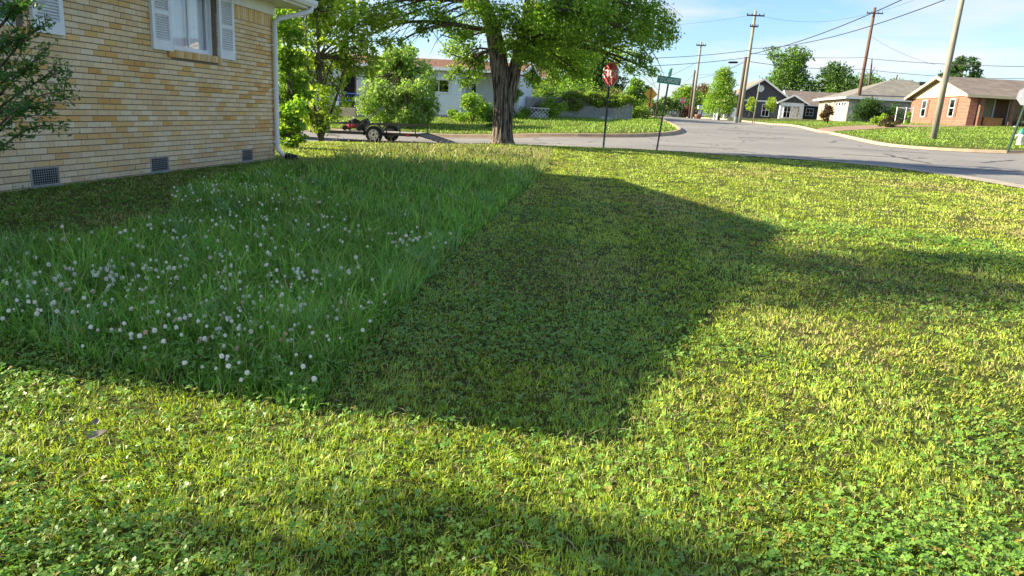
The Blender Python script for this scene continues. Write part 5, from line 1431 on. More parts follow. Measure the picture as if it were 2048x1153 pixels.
def rock(px, py, Y, s_, label, seed):
    b = onground(px, py, Y); rk = random.Random(seed); bm = bmesh.new(); bmesh.ops.create_icosphere(bm, subdivisions=2, radius=1)
    for v in bm.verts: v.co = Vector((v.co.x * s_[0], v.co.y * s_[1], max(-.3, v.co.z) * s_[2])) * rk.uniform(.8, 1.12)
    me = bpy.data.meshes.new('rock'); bm.to_mesh(me); bm.free(); me.materials.append(M['concrete'])
    o = bpy.data.objects.new('rock', me); C.objects.link(o); o.location = b; return tag(o, label, 'rock')


rock(1210, 238, 46, (.5, .35, .22), 'pale flat stone lying in front of the slatted fence', 3)
rock(1078, 231, 45.5, (.5, .4, .42), 'grey rounded boulder between the lattice panel and the bright bush', 4)

# --- red brick house with a porch
p = at(1930, 254, 52); rx, ry = p.x, p.y; rz_ = g1(rx, ry) - .02
rh = thing('red_brick_house', 'red brick house with cream gable and columned porch', 'house', (rx, ry, rz_), GR)
MB().box(0, .5, 0, 10.4, -.6, 2.12).box(.5, 15, 2.0, 10.4, -.6, 2.12).build('wall', M['red_brick'], rh)
MB().box(.5, 15, 1.93, 1.995, .55, 2.12).build('porch_siding', M['tan_siding'], rh)
zr_ = 3.52
MB().prism([(-.01, -.02, 2.12), (-.01, 10.42, 2.12), (-.01, 5.2, zr_ - .02)], (-.06, 0, 0), (.1, 0, 0)).build('gable', M['cream'], rh)
gable_roof(rh, 0, 15, 0, 10.4, 2.14, zr_, 'shingle_dark', .45, trim='cream')
MB().box(.5, 15, -.35, 1.93, -.6, .02).build('porch_floor', M['concrete'], rh)
for x_ in (.75, 2.75, 4.75, 6.75): MB().box(x_ - .13, x_ + .13, -.25, .01, .02, 2.03).build('column', M['brown'], rh)
for y_ in (2.6, 7.6): window(rh, (-.005, y_, 1.30), (0, 1, 0), (-1, 0, 0), .85, 1.25, 1, 2, sh='brown')
window(rh, (5.5, 1.925, 1.32), (1, 0, 0), (0, -1, 0), 1.0, 1.3, 1, 2, sh='brown')
dd = MB().box(2.55, 3.45, 1.88, 1.925, .04, 2.05).build('door', M['brown'], rh)
MB().box(2.44, 2.55, 1.86, 1.925, .03, 2.14).box(3.45, 3.56, 1.86, 1.925, .03, 2.14).box(2.55, 3.45, 1.86, 1.925, 2.05, 2.14).build('door_frame', M['white'], rh)
vt = MB().lathe([(.32, 0), (.32, .18), (.14, .28), (.02, .30)], 14, (9.0, 5.2, zr_ + .1)).build('roof_vent', M['galv'], rh, True)


def on_house(h, x, y, z): return h.matrix_basis @ Vector((x, y, z))


pb = thing('planter_box', 'varnished wooden box standing on the porch', 'box', on_house(rh, 1.7, .2, .02), GR)
MB().box(-.62, .62, -.25, .25, 0, .62).build('body', M['wood'], pb); MB().box(-.66, .66, -.28, .28, .621, .67).build('lid', M['wood'], pb)


def porch_chair(x, y, rz, mat, label, cush=None):
    t = thing('porch_chair', label, 'chair', on_house(rh, x, y, .02), GR + rz)
    MB().box(-.28, .28, -.26, .26, .38, .44).build('seat', M[mat], t); MB().obox((0, .27, .78), (1, 0, 0), (0, .97, -.25), (0, .25, .97), .28, .025, .36).build('backrest', M[mat], t)
    for sx in (-1, 1):
        for sy in (-1, 1): MB().box(sx * .25 - .025, sx * .25 + .025, sy * .22 - .025, sy * .22 + .025, 0, .38).build('leg', M[mat], t)
        MB().box(sx * .29 - .03, sx * .29 + .03, -.26, .24, .60, .64).build('armrest', M[mat], t)
    if cush:
        q = tag(MB().obox((0, 0, 0), (1, 0, 0), (0, 1, 0), (0, 0, 1), .24, .22, .07).build('cushion', M[cush], None), 'pale cushion on the ' + label.replace(' on the porch', ''), 'cushion'); q.location = on_house(rh, x, y, .02 + .52); q.rotation_euler = (0, 0, GR + rz)


porch_chair(3.9, .5, .3, 'wood', 'wooden porch chair on the porch behind the second column', 'cream')
porch_chair(4.95, .3, -.4, 'wood', 'wooden porch chair on the porch under the window', 'sign_white')
porch_chair(5.6, .9, .1, 'brown', 'dark porch chair on the porch against the window wall', None)
for i, (x_, s_, m_, lb) in enumerate([(3.2, (.3, .2, .18), 'sign_white', 'white bundle on the porch floor by the second column'), (4.4, (.22, .2, .25), 'pink_plastic', 'faded red tub on the porch floor between the chairs')]):
    o = MB().lathe([(s_[0] * .7, 0), (s_[0], s_[2] * .4), (s_[0] * .9, s_[2]), (.02, s_[2] * 1.25)], 10).build('porch_bundle', M[m_], None, True); o.location = on_house(rh, x_, -.05, .02); tag(o, lb, 'bundle')

# --- white chain link gate between the two houses
p = at(1788, 253, 58); fg = thing('chain_link_fence', 'short chain link fence with white posts beside the red brick house', 'fence', (p.x, p.y, g1(p.x, p.y)), GR)
for x_ in (0, .68, 1.2): MB().tube([(x_, 0, -.1), (x_, 0, 1.3)], .04, 8).build('post', M['white'], fg)
for x0, x1 in ((0, .68), (.68, 1.2)):
    MB().tube([(x0, 0, 1.22), (x1, 0, 1.22)], .03, 8).build('rail', M['white'], fg)
    ch = MB()
    for k in range(int((x1 - x0) / .12)):
        ch.bar((x0 + k * .12, .01, .05), (x0 + k * .12 + .1, .01, 1.2), .008); ch.bar((x0 + k * .12 + .1, -.01, .05), (x0 + k * .12, -.01, 1.2), .008)
    ch.build('wire_mesh', M['galv'], fg)

# --- hip roofed house with garage
p = at(1692, 243, 80); gh = thing('hip_roof_house', 'tan house with grey hip roof and white garage door', 'house', (p.x, p.y, g1(p.x, p.y) - .05), GR)
MB().box(0, 14, 0, 12, -.6, 2.5).build('wall', M['tan_siding'], gh)
MB().box(-.05, 14, -.04, -.002, -.6, 2.45).build('end_wall', M['slat_grey'], gh)
e = [(-.6, -.6, 2.5), (14.6, -.6, 2.5), (14.6, 12.6, 2.5), (-.6, 12.6, 2.5)]; hr = 4.95
MB().add(e + [(6, 6, hr), (8, 6, hr)] + [(a, b, c - .05) for a, b, c in e], [(0, 1, 5, 4), (1, 2, 5), (2, 3, 4, 5), (3, 0, 4), (9, 8, 7, 6), (0, 6, 7, 1), (1, 7, 8, 2), (2, 8, 9, 3), (3, 9, 6, 0)]).build('roof', M['shingle_grey'], gh)
MB().bar((-.63, -.6, 2.42), (-.63, 12.6, 2.42), .05, .2).bar((-.6, -.63, 2.42), (14.6, -.63, 2.42), .05, .2).build('fascia', M['white'], gh)
gd = MB().box(-.05, -.005, .6, 4.6, 0, 2.1).build('garage_door', M['white'], gh)
for k in range(1, 4): MB().box(-.07, -.052, .6, 4.6, k * .52 - .015, k * .52 + .015).build('panel_joint', M['concrete'], gd)
for k in range(4): MB().box(-.07, -.055, .9 + k, 1.5 + k, 1.68, 1.98).build('pane', M['dark'], gd)
MB().box(-.06, -.005, 5.4, 6.4, 0, 2.1).build('door', M['cream'], gh)
window(gh, (-.01, 8.6, 1.5), (0, 1, 0), (-1, 0, 0), 1.4, 1.1)
MB().tube([(8.0, 2.2, 3.2), (8.0, 2.2, 4.1)], .06, 8).build('vent_pipe', M['galv'], gh); MB().box(8.4, 9.0, 4.4, 4.9, 4.45, 4.75).build('roof_vent', M['vent'], gh)

# --- dark grey house
p = at(1517, 240, 95); yh = thing('grey_house', 'dark charcoal sided house with white trim and a round gable vent', 'house', (p.x, p.y, g1(p.x, p.y) - .05), GR)
hw, ez, rz2 = 4.0, 2.35, 4.95
MB().box(-hw, hw, 0, 9, -.6, ez).prism([(-hw, 0, ez), (hw, 0, ez), (0, 0, rz2)], (0, 0, 0), (0, 9, 0)).build('wall', M['siding_grey'], yh)
gable_roof(yh, -hw, hw, 0, 9, ez, rz2, 'shingle_tan', .45, 'y')
MB().box(-hw - .02, hw + .02, -.05, -.005, ez - .12, ez + .06).build('band_board', M['white'], yh)
MB().lathe([(.02, -.06), (.36, -.06), (.42, -.03), (.42, -.004)], 24, (-.25, 0, 3.85), 'y').build('round_vent', M['white'], yh)
MB().box(hw, hw + 8, 1.5, 8.5, -.6, 2.2).build('wing_wall', M['siding_grey'], yh)
gable_roof(yh, hw, hw + 8, 1.5, 8.5, 2.25, 3.9, 'shingle_dark', .3)
MB().box(2.3, 5.2, -.8, -.0, -.6, 2.3).build('bay_wall', M['siding_white'], yh)
gable_roof(yh, 2.2, 5.4, -.8, 3, 2.3, 3.15, 'shingle_dark', .3, 'y', name='bay_roof')
MB().prism([(2.2, 0, 2.3), (5.4, 0, 2.3), (3.8, 0, 3.15)], (0, -.84, 0), (0, -.80, 0)).build('bay_gable', M['siding_grey'], yh)
for x_ in (3.2, 4.25): window(yh, (x_, -.81, 1.15), (1, 0, 0), (0, -1, 0), .85, 1.45, 2, 2)
window(yh, (.7, -.01, 1.2), (1, 0, 0), (0, -1, 0), .9, 1.5, 2, 2); window(yh, (6.5, 1.49, 1.3), (1, 0, 0), (0, -1, 0), .9, .9); window(yh, (9.3, 1.49, 1.2), (1, 0, 0), (0, -1, 0), .9, .9)
MB().box(-3.6, -2.9, -.03, -.002, 0, 1.3).build('side_door', M['white'], yh)
MB().box(-hw, 12, -.9, -.85, -.3, .12).build('porch_edge', M['concrete'], yh)
# small house at the street end
p = at(1402, 232, 125); sh_ = thing('far_house', 'small pale roofed house at the far end of the street', 'house', (p.x, p.y, g1(p.x, p.y)), GR)
MB().box(-2, 2, 0, 7, -.5, 2.0).prism([(-2, 0, 2.0), (2, 0, 2.0), (0, 0, 3.6)], (0, 0, 0), (0, 7, 0)).build('wall', M['siding_white'], sh_)
gable_roof(sh_, -2, 2, 0, 7, 2.0, 3.6, 'shingle_tan', .5, 'y')
MB().box(-.35, .35, .5, 1.1, 3.3, 4.3).build('chimney', M['white'], sh_)

# ------------------------------------------------------------------ trailer, mower, pickup
p = at(766, 284, 29.6); tx, ty = p.x, p.y; tz = float(zt(np.array([tx]), np.array([ty]))[0]) + .012
slope = math.atan2(float(zt(np.array([tx + 1.5]), np.array([ty]))[0] - zt(np.array([tx - 1.5]), np.array([ty]))[0]), 3.0)
tl = thing('utility_trailer', 'black open utility trailer with lowered rear ramp parked on the street', 'trailer', (tx, ty, tz)); tl.rotation_euler = (0, -slope, GR)
BX0, BX1, W2, BZ = -1.95, 1.65, .92, .42    # bed front, rear, half width, height
fr = MB()
for s_ in (-1, 1): fr.bar((BX0, s_ * (W2 - .03) + .0, BZ - .06), (BX1, s_ * (W2 - .03), BZ - .06), .06, .10)
for x_ in (BX0 + .03, -1.2, -.4, .4, 1.1, BX1 - .03): fr.bar((x_, -W2 + .06, BZ - .07), (x_, W2 - .06, BZ - .07), .05, .08)
fr.bar((BX0, -.7, BZ - .07), (BX0 - 1.15, 0, BZ - .09), .06, .09).bar((BX0, .7, BZ - .07), (BX0 - 1.15, 0, BZ - .09), .06, .09).tube([(0, -W2 - .05, .31), (0, W2 + .05, .31)], .035, 8)
fr.bar((0, -.75, .31), (0, -.75, BZ - .1), .05).bar((0, .75, .31), (0, .75, BZ - .1), .05)
fr.build('frame', M['black_metal'], tl)
nb = 9
for k in range(nb):
    y0 = -W2 + .07 + k * (2 * W2 - .14) / nb; MB().box(BX0 + .02, BX1 - .02, y0 + .004, y0 + (2 * W2 - .14) / nb - .004, BZ - .028, BZ + .01).build('deck_board', M['bed_wood'], tl)
for s_ in (-1, 1):
    MB().bar((BX0, s_ * W2, BZ + .30), (BX1, s_ * W2, BZ + .30), .05).build('top_rail', M['black_metal'], tl)
    MB().bar((BX0, s_ * W2, BZ - .02), (BX1, s_ * W2, BZ - .02), .05, .06).build('side_rail', M['black_metal'], tl)
    for x_ in (BX0 + .025, -1.05, .45, 1.0, BX1 - .025): MB().bar((x_, s_ * W2, BZ), (x_, s_ * W2, BZ + .285), .04, .04, (1, 0, 0)).build('post', M['black_metal'], tl)
MB().bar((BX0, -W2, BZ + .30), (BX0, W2, BZ + .30), .05).build('front_rail', M['black_metal'], tl)


def wheel(parent, c, r_, w_, side, rimm='rim_white', spokes=5):
    c = Vector(c); y0 = w_ / 2
    ty = MB().lathe([(r_ * .62, -y0 * .9), (r_ * .80, -y0), (r_ * .95, -y0 * .85), (r_, -y0 * .5), (r_, y0 * .5), (r_ * .95, y0 * .85), (r_ * .80, y0), (r_ * .62, y0 * .9)], 28, c, 'y').build('tyre', M['rubber'], parent, True)
    ri = MB(); ys = side * y0 * .55
    ri.lathe([(r_ * .63, side * y0 * .92), (r_ * .60, ys), (r_ * .50, ys), (r_ * .30, ys + side * .03), (.02, ys + side * .03)], 28, c, 'y'); ri.lathe([(r_ * .63, -y0 * .9), (r_ * .62, y0 * .9)], 28, c, 'y')
    ro = ri.build('rim', M[rimm], parent, True)
    for k in range(spokes):
        a = k * 2 * math.pi / spokes + .3; MB().lathe([(.001, ys + side * .034), (r_ * .075, ys + side * .030), (r_ * .08, ys)], 8, c + Vector((math.cos(a) * r_ * .40, 0, math.sin(a) * r_ * .40)), 'y').build('rim_hole', M['dark'], ro)
    MB().lathe([(r_ * .15, ys + side * .02), (r_ * .15, ys + side * .06), (r_ * .10, ys + side * .075), (.001, ys + side * .075)], 12, c, 'y').build('hub_cap', M['black_metal'], ro)
    return ty


for s_ in (-1, 1):
    wheel(tl, (0, s_ * (W2 + .17), .335), .335, .2, s_)
    fe = MB(); n = 12; pts = []
    for k in range(n + 1):
        a = math.pi * (1.02 - k / n * 1.04); pts.append((.405 * math.cos(a), .335 + .405 * math.sin(a)))
    V_ = [(x_, s_ * (W2 + .045), z_) for x_, z_ in pts] + [(x_, s_ * (W2 + .30), z_) for x_, z_ in pts] + [(x_, s_ * (W2 + .30), z_ - .02) for x_, z_ in pts] + [(x_, s_ * (W2 + .045), z_ - .02) for x_, z_ in pts]
    m_ = n + 1; fe.add(V_, [(k, k + 1, m_ + k + 1, m_ + k) for k in range(n)] + [(m_ + k, m_ + k + 1, 2 * m_ + k + 1, 2 * m_ + k) for k in range(n)] + [(2 * m_ + k, 2 * m_ + k + 1, 3 * m_ + k + 1, 3 * m_ + k) for k in range(n)])
    fe.build('fender', M['black_metal'], tl)
    MB().box(BX1 - .02, BX1 + .03, s_ * .80 - .07, s_ * .80 + .07, BZ - .16, BZ - .05).build('tail_lamp', M['tail'], tl)
MB().box(1.25, 1.42, -W2 - .055, -W2 - .026, BZ - .12, BZ - .04).build('side_marker', M['tail'], tl)
RA, RB = Vector((BX1 + .02, 0, BZ - .03)), Vector((BX1 + 1.25, 0, .05)); rm = MB()
for s_ in (-.88, .88): rm.bar(RA + Vector((0, s_, 0)), RB + Vector((0, s_, 0)), .05)
rm.bar(RA + Vector((0, -.88, 0)), RA + Vector((0, .88, 0)), .045); rm.bar(RB + Vector((0, -.88, 0)), RB + Vector((0, .88, 0)), .045)
ro = rm.build('ramp', M['black_metal'], tl)
for k in range(1, 14):
    y_ = -.88 + k * 1.76 / 14; MB().bar(RA + Vector((0, y_, 0)), RB + Vector((0, y_, 0)), .05, .012).build('slat', M['vent'], ro)
for k in range(1, 5):
    q = RA.lerp(RB, k / 5); MB().bar(q + Vector((0, -.86, -.016)), q + Vector((0, .86, -.016)), .03, .02).build('crossbar', M['black_metal'], ro)
# mower on the bed
mw_ = thing('lawn_mower', 'red push mower standing at the front of the trailer bed', 'mower', tl.matrix_basis @ Vector((-1.15, -.2, BZ + .011)), GR + R(4))
MB().lathe([(.30, .10), (.33, .12), (.33, .20), (.27, .26), (.12, .29), (.01, .29)], 20).box(-.38, .3, -.26, .26, .10, .19).build('deck', M['red_paint'], mw_, False)
MB().lathe([(.13, .29), (.15, .32), (.15, .42), (.11, .47), (.01, .48)], 14).box(-.2, -.08, -.12, .12, .30, .40).box(.08, .2, -.09, .09, .30, .43).build('engine', M['black_plastic'], mw_)
MB().lathe([(.05, .48), (.05, .52), (.01, .525)], 10).build('cap', M['sign_white'], mw_)
MB().obox((.42, 0, .30), (.8, 0, .5), (0, 1, 0), (-.5, 0, .8), .2, .22, .14).build('grass_bag', M['black_plastic'], mw_)
for sx, r_ in ((-.30, .10), (.30, .12)):
    for s_ in (-1, 1): MB().lathe([(.02, -.03), (r_ * .6, -.03), (r_, -.022), (r_, .022), (r_ * .6, .03), (.02, .03)], 16, (sx, s_ * .30, r_), 'y').build('wheel', M['rubber'], mw_)
hb = MB()
for s_ in (-1, 1): hb.tube([(.28, s_ * .24, .2), (.55, s_ * .22, .48), (1.15, s_ * .20, .98)], .013, 6)
hb.tube([(1.15, -.20, .98), (1.2, -.18, 1.0), (1.2, .18, 1.0), (1.15, .20, .98)], .014, 6).tube([(.85, -.21, .73), (.85, .21, .73)], .011, 6); hb.build('handle', M['black_metal'], mw_)
# dark pickup ahead of the trailer, mostly behind the young tree
pk = thing('pickup_truck', 'dark pickup truck parked ahead of the trailer behind the young tree', 'truck', tl.matrix_basis @ Vector((-3.25, 0, 0)), GR)
pk.location.z = float(zt(np.array([pk.location.x - 2.5]), np.array([pk.location.y]))[0]) + .014; pk.rotation_euler = (0, -slope, GR)
body = [(0, .55), (0, 1.05), (-2.0, 1.08), (-2.0, 1.06), (-3.9, 1.06), (-5.0, 1.0), (-5.25, .85), (-5.3, .5), (-4.75, .42), (-4.75, .42), (-.3, .42)]
MB().prism([(x_, -.93, z_) for x_, z_ in body], (0, 0, 0), (0, 1.86, 0)).build('body', M['truck'], pk)
MB().prism([(x_, -.82, z_) for x_, z_ in [(-1.95, 1.065), (-2.1, 1.68), (-3.1, 1.72), (-3.85, 1.065)]], (0, 0, 0), (0, 1.64, 0)).build('cab', M['truck'], pk)
for s_ in (-1, 1):
    MB().prism([(x_, s_ * .825, z_) for x_, z_ in [(-2.12, 1.12), (-2.2, 1.6), (-3.0, 1.64), (-3.62, 1.12)]], (0, s_ * -.004, 0), (0, s_ * .006, 0)).build('side_window', M['glass_dark'], pk)
    MB().box(-.02, .02, s_ * .86 - .08, s_ * .86 + .06, .72, 1.0).build('tail_lamp', M['tail'], pk)
    for x_ in (-1.05, -4.3): wheel(pk, (x_, s_ * .84, .38), .38, .24, s_, 'galv')
MB().box(.03, .16, -.9, .9, .45, .62).build('bumper', M['galv'], pk)


# ------------------------------------------------------------------ signs
def text_mesh(s, size, mat, parent, loc, rot, sx=1., name='lettering', ext=.002):
    cu = bpy.data.curves.new('t', 'FONT'); cu.body = s; cu.size = size; cu.align_x = 'CENTER'; cu.align_y = 'CENTER'; cu.extrude = ext; cu.offset = size * .022
    to = bpy.data.objects.new('t', cu); me = bpy.data.meshes.new_from_object(to)
    bpy.data.objects.remove(to); bpy.data.curves.remove(cu)
    me.name = name; me.materials.clear(); me.materials.append(M[mat])
    o = bpy.data.objects.new(name, me); C.objects.link(o); o.parent = parent; o.location = loc; o.rotation_euler = rot; o.scale = (sx, 1, 1)
    return o


def octagon(r_, y0, y1, mb, zc_, mi=0):
    mb.prism([(r_ / math.cos(math.pi / 8) * math.cos(math.pi / 8 + k * math.pi / 4), 0, zc_ + r_ / math.cos(math.pi / 8) * math.sin(math.pi / 8 + k * math.pi / 4)) for k in range(8)], (0, y0, 0), (0, y1, 0), mi)
    return mb


def u_post(h_, w_=.055):
    """perforated u-channel sign post"""
    m = MB(); m.box(-w_ * .3, w_ * .3, -.004, .004, -.3, h_)
    for s_ in (-1, 1): m.add([(s_ * w_ * .3, -.003, -.3), (s_ * w_ * .62, -.03, -.3), (s_ * w_ * .62, -.03, h_), (s_ * w_ * .3, -.003, h_)], [(0, 1, 2, 3)]); m.box(min(s_ * w_ * .62, s_ * w_ * .9), max(s_ * w_ * .62, s_ * w_ * .9), -.033, -.028, -.3, h_)
    return m


def stop_sign(name, label, loc, rz, zc_, tilt=(0, 0), r_=.381, back=False, post='post_green', ph=None, group=None):
    t = thing(name, label, 'sign', loc, rz, group); t.rotation_euler = (tilt[0], tilt[1], rz)
    u_post(ph or zc_ + r_ * .8).build('post', M[post], t)
    pl = octagon(r_, -.012, -.008, MB(), zc_).build('sign_plate', M['sign_back'], t)
    octagon(r_, -.0145, -.0125, MB(), zc_).build('border', M['sign_white'], pl)
    octagon(r_ * .94, -.0170, -.0148, MB(), zc_).build('face', M['sign_red'], pl)
    text_mesh('STOP', r_ * .98, 'sign_white', pl, (0, -.019, zc_), (R(90), 0, 0), .82)
    for z in (zc_ - r_ * .6, zc_ + r_ * .6): MB().lathe([(.001, -.028), (.012, -.026), (.012, -.018)], 8, (0, 0, z), 'y').build('bolt', M['galv'], pl)
    return t


b = onground(1208, 297, 24.5)
stop_sign('stop_sign', 'faded red stop sign on a green post at the lawn corner', b, R(-54), 2.42, (R(1.5), R(2)))
b = onground(1362, 235, 98); stop_sign('stop_sign', 'small red stop sign at the far end of the street', b, R(2), 2.25, post='galv')
b = onground(2016, 297, 31); stop_sign('stop_sign', 'stop sign showing its bare metal back beside the hydrant', b, R(150), 2.42, (R(0), R(-7)), post='post_green')
# street name post
b = onground(1313, 303, 24.8); t = thing('street_name_sign', 'green street name sign on a leaning rusty post', 'sign', b); t.rotation_euler = (R(-1), R(4.2), R(3))
MB().tube([(0, 0, -.3), (0, 0, 2.42)], .030, 10).build('post', M['post_rust'], t)
MB().tube([(0, 0, 2.40), (0, 0, 2.50)], .038, 10).build('bracket', M['galv'], t)


def blade(z, w_, h_, rz):
    h2 = h_ / 2; w2 = w_ / 2; c_ = .03
    pts = [(-w2 + c_, -h2), (w2 - c_, -h2), (w2 - .008, -h2 + .008), (w2, -h2 + c_), (w2, h2 - c_), (w2 - .008, h2 - .008), (w2 - c_, h2), (-w2 + c_, h2), (-w2 + .008, h2 - .008), (-w2, h2 - c_), (-w2, -h2 + c_), (-w2 + .008, -h2 + .008)]
    o = MB().prism([(x_, 0, zz) for x_, zz in pts], (0, -.004, 0), (0, .004, 0)).build('name_plate', M['sign_green'], t); o.location = (0, -.036, z); o.rotation_euler = (0, 0, rz)
    return o


bl = blade(2.36, .80, .235, R(-2))
text_mesh('SYCAMORE', .20, 'sign_white', bl, (.01, -.007, -.008), (R(90), 0, 0), .62); text_mesh('W', .085, 'sign_white', bl, (-.345, -.007, .045), (R(90), 0, 0), .75); text_mesh('ST', .10, 'sign_white', bl, (.345, -.007, .035), (R(90), 0, 0), .75)
bl2 = blade(2.64, .76, .235, R(84)); bl2.location = (0, 0, 2.62)
# yellow diamonds seen up the street
b = onground(1297, 236, 58); t = thing('warning_sign', 'yellow diamond warning sign seen from behind its steel post', 'sign', b, R(4))
d_ = .535
MB().prism([(-d_, 0, 1.78), (0, 0, 1.78 - d_), (d_, 0, 1.78), (0, 0, 1.78 + d_)], (0, -.004, 0), (0, .004, 0)).build('sign_plate', M['sign_yellow'], t)
MB().box(-.035, .035, -.06, -.006, -.3, 2.36).build('post', M['post_rust'], t)
b = onground(1296, 236, 88); t = thing('warning_sign', 'smaller yellow diamond sign with a black arrow further up the street', 'sign', b, R(10))
d_ = .5
MB().prism([(-d_, 0, 1.35), (0, 0, 1.35 - d_), (d_, 0, 1.35), (0, 0, 1.35 + d_)], (0, -.004, 0), (0, .004, 0)).build('sign_plate', M['sign_yellow'], t)
MB().box(-.05, .05, -.012, -.006, 1.08, 1.42).prism([(-.15, 0, 1.42), (.15, 0, 1.42), (0, 0, 1.62)], (0, -.012, 0), (0, -.006, 0)).build('arrow', M['black_metal'], t); MB().box(-.03, .03, .006, .05, -.3, 1.9).build('post', M['galv'], t)

# ------------------------------------------------------------------ hydrant, mailbox, gate and small street things
b = onground(2038, 291, 33); t = thing('fire_hydrant', 'white fire hydrant with green bonnet by the corner kerb', 'hydrant', b, R(-20))
MB().lathe([(.17, 0), (.17, .05), (.12, .055), (.115, .42), (.14, .43), (.14, .50)], 18).build('barrel', M['hyd_white'], t, False)
MB().lathe([(.15, .50), (.15, .53), (.135, .60), (.09, .68), (.045, .71), (.04, .76), (.001, .765)], 18).build('bonnet', M['hyd_green'], t, True)
for a in (-90, 0, 180):
    o = MB().lathe([(.055, .10), (.055, .17), (.07, .175), (.07, .21), (.025, .215), (.025, .24), (.001, .24)], 12, (0, 0, 0), 'x').build('nozzle', M['hyd_white'], t, False); o.location = (0, 0, .40); o.rotation_euler = (0, 0, R(a))
b = onground(1400, 234, 80); t = thing('mailbox', 'white mailbox on a post at the far kerb', 'mailbox', b, R(20))
MB().box(-.06, .06, -.06, .06, -.2, 1.05).build('post', M['white'], t)
MB().prism([(-.3 + .0, x_, z_) for x_, z_ in [(-.16, 1.06), (.16, 1.06), (.16, 1.28), (.10, 1.40), (0, 1.45), (-.10, 1.40), (-.16, 1.28)]], (-.15, 0, 0), (.6, 0, 0)).build('box', M['white'], t); MB().box(.1, .14, -.19, -.17, 1.2, 1.5).build('flag', M['red_paint'], t)
tb = onground(1395, 235, 80); o = tag(MB().lathe([(.32, 0), (.42, .28), (.40, .5), (.36, .5), (.34, .42), (.001, .42)], 16).build('planter_barrel', M['brown'], None, True), 'half barrel planter at the foot of the far mailbox', 'planter'); o.location = tb
b = onground(1345, 236, 96); t = thing('metal_gate', 'grey metal gate across the lane at the street end', 'gate', b, R(0))
for x_ in (-.75, .75): MB().tube([(x_, 0, -.1), (x_, 0, .82)], .045, 8).build('post', M['galv'], t)
for z in (.12, .34, .56, .76): MB().tube([(-.75, 0, z), (.75, 0, z)], .03, 6).build('rail', M['galv'], t)
for k in range(1, 12): MB().tube([(-.75 + k * .125, .03, .12), (-.75 + k * .125, .03, .76)], .012, 5).build('bar', M['galv'], t)
b = onground(1472, 239, 64); t = thing('utility_cabinet', 'grey green utility pedestal beside the paired poles', 'cabinet', b)
MB().lathe([(.20, -.1), (.20, .52), (.17, .56), (.001, .57)], 16).build('body', M['green_box'], t, False); MB().lathe([(.208, .40), (.208, .43)], 16).build('band', M['galv'], t)
for i, (px, lb) in enumerate([(1428, 'short white post under the pear tree, the one nearer the mailbox'), (1434, 'short white post under the pear tree, the one nearer the grey house'), (1447, 'short white post beside the grey house porch')]):
    b = onground(px, 237, 76 + i); o = tag(MB().tube([(0, 0, -.1), (0, 0, .6), (0, 0, .66)], [.10, .10, .06], 8).build('bollard', M['white'], None), lb, 'bollard'); o.location = b


# ------------------------------------------------------------------ poles and wires
def pole(px, py, Y, top, r0_, mat, label, arms=(), lean=(0, 0), name='utility_pole', cat='pole'):
    b = onground(px, py, Y); t = thing(name, label, cat, b)
    MB().tube([(0, 0, -.5), (lean[0] * .5, 0, top * .5), (lean[0], lean[1], top)], [r0_, r0_ * .86, r0_ * .68], 12).build('pole', M[mat], t, True)
    for z, half, rz in arms:
        f_ = z / top; q = Vector((lean[0] * f_, lean[1] * f_ - r0_, z)); u = Vector((math.cos(rz), math.sin(rz), 0))
        MB().bar(q - u * half, q + u * half, .09, .11).build('crossarm', M['pole_dark'], t)
        for s_ in (-1, -.45, .45, 1): MB().lathe([(.035, .05), (.05, .09), (.03, .14), (.045, .17), (.001, .19)], 8, q + u * half * s_ * .93).build('insulator', M['black_metal'], t)
    return t, Vector(b)


P1, b1 = pole(1865, 282, 37, 9.4, .155, 'pole_wood', 'thick weathered utility pole on the lawn by the red brick house', (), (.1, 0))
P2, b2 = pole(1709, 240, 80, 11.6, .20, 'pole_brown', 'brown utility pole with one crossarm behind the long hedge', ((11.0, .8, R(-10)),), (.15, 0))
P3, b3 = pole(1480, 238.5, 66, 9.5, .165, 'pole_wood', 'tall pale utility pole with a crossarm in front of the grey house', ((9.1, .75, R(-6)), (8.2, .35, R(-6))), (.12, 0))
P3b, b3b = pole(1474, 238.5, 66.6, 5.7, .19, 'pole_dark', 'short dark pole standing close beside the tall pale pole', (), (.1, 0))
P4, b4 = pole(1383, 236, 80, 8.0, .15, 'pole_wood', 'pale utility pole by the far mailbox', ((7.6, .5, R(-6)),), (.1, 0))
P4b, b4b = pole(1378, 236, 80.5, 5.1, .13, 'pole_dark', 'short dark pole beside the pale pole near the far mailbox', (), (.05, 0))
P5, b5 = pole(1311, 235, 86, 4.9, .09, 'pole_dark', 'thin dark pole behind the yellow diamond sign', (), (.1, 0))
P6, b6 = pole(1507, 239, 88, 4.1, .09, 'pole_wood', 'thin grey service pole in front of the gable of the grey house', (), (.15, 0))
P7, b7 = pole(1279, 236, 98, 4.4, .07, 'galv', 'slim grey lamp pole beside the poplars', (), (0, 0))
P8, b8 = pole(1040, 232, 62, 5.2, .16, 'sign_white', 'pale smooth pole in front of the tan house', (), (.1, 0))


def wire(a, b, label, sag=.3, r_=.012):
    a, b = Vector(a), Vector(b); n = 16
    pts = [a.lerp(b, i / n) - Vector((0, 0, sag * 4 * (i / n) * (1 - i / n))) for i in range(n + 1)]
    o = MB().tube([p - a for p in pts], r_, 5).build('power_line', M['wire'], None); o.location = a
    return tag(o, label, 'wire', 'overhead wires')


def ph(b, lean, top, z): return b + Vector((lean * z / top, 0, z))


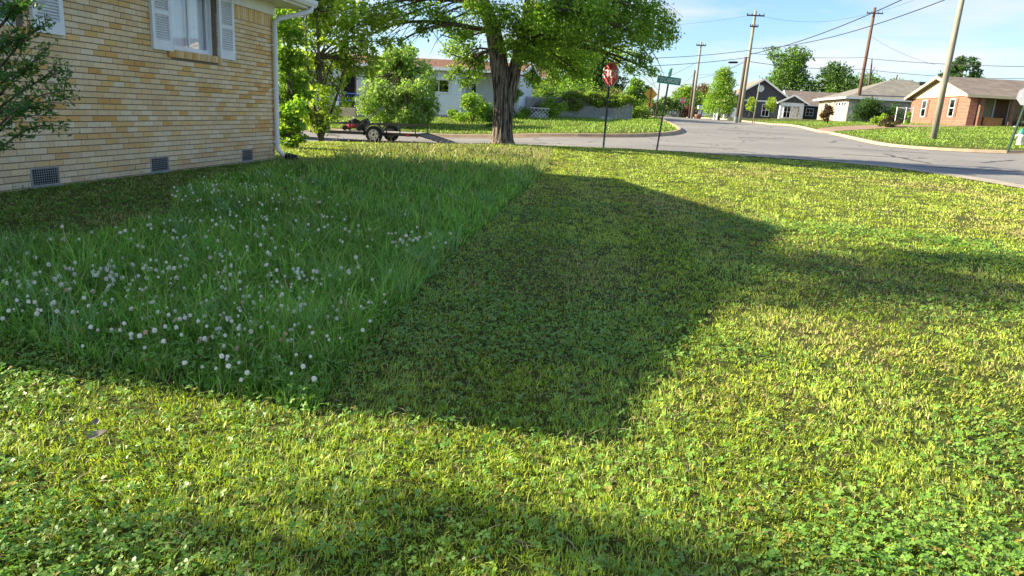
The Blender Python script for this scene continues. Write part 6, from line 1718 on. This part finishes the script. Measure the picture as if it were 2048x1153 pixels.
t3 = lambda z: ph(b3, .12, 9.5, z)
t1 = lambda z: ph(b1, .1, 9.4, z)
t2 = lambda z: ph(b2, .15, 11.6, z)
t4 = lambda z: ph(b4, .1, 8.0, z)
wire(t3(5.9), t1(8.1), 'heavy cable from the tall pale pole to the thick weathered pole, lower of two', .55, .028)
wire(t3(6.4), at(1890, 0, 38), 'heavy cable from the tall pale pole towards the thick weathered pole, upper of two', .6, .024)
wire(t1(8.1), at(2060, -8, 33), 'cable leaving the thick weathered pole beyond the porch', .1, .022)
wire(t3(6.25), at(1290, 117, 60), 'cable running from the tall pale pole level behind the elm crown', .12, .022)
wire(t3(5.65), at(1205, 134, 55), 'cable from the tall pale pole passing just above the street name sign', .2, .022)
wire(t3(5.5), t4(4.2), 'thin drop wire from the tall pale pole to the pale pole near the mailbox', .25, .016)
wire(t3(9.2), at(1330, 52, 72), 'fine top wire leaving the tall pale pole over the elm', .1, .010)
wire(t3(9.2), t2(11.2), 'fine top wire from the tall pale pole to the brown pole', .8, .010)
wire(t2(11.2), at(1890, -30, 50), 'fine top wire from the brown pole rising past the thick pole', .3, .010)
wire(t2(6.5), at(2060, 134, 62), 'dark cable from the brown pole above the red brick house roof, upper of two', .15, .026)
wire(t2(5.4), at(2060, 158, 62), 'dark cable from the brown pole above the red brick house roof, lower of two', .25, .026)
wire(t3(5.3), t2(5.4), 'dark cable from the tall pale pole in front of the oaks', .25, .024)
wire(t3(6.0), t2(6.6), 'thin cable from the tall pale pole over the oaks to the brown pole', .2, .018)
wire(t2(8.8), at(1870, 130, 70), 'slack service wire falling from the brown pole to the red brick house', .3, .012)
wire(t4(5.0), at(1300, 225, 110), 'thin wire from the pale pole down the street end', .2, .014)
wire(t4(6.0), at(1260, 185, 75), 'thin wire from the pale pole across to the poplars', .2, .014)
wire(t4(4.6), t3(5.4), 'second thin wire between the pale pole and the tall pale pole', .35, .014)
sp = tag(MB().tube([(-.45, 0, 0), (-.3, 0, .01), (.3, 0, .05), (.45, 0, .05)], [.03, .09, .09, .03], 10).build('splice_case', M['black_plastic'], None, True), 'black cable splice case hanging near the tall pale pole', 'splice case', None); sp.location = at(1466, 126, 65.5)
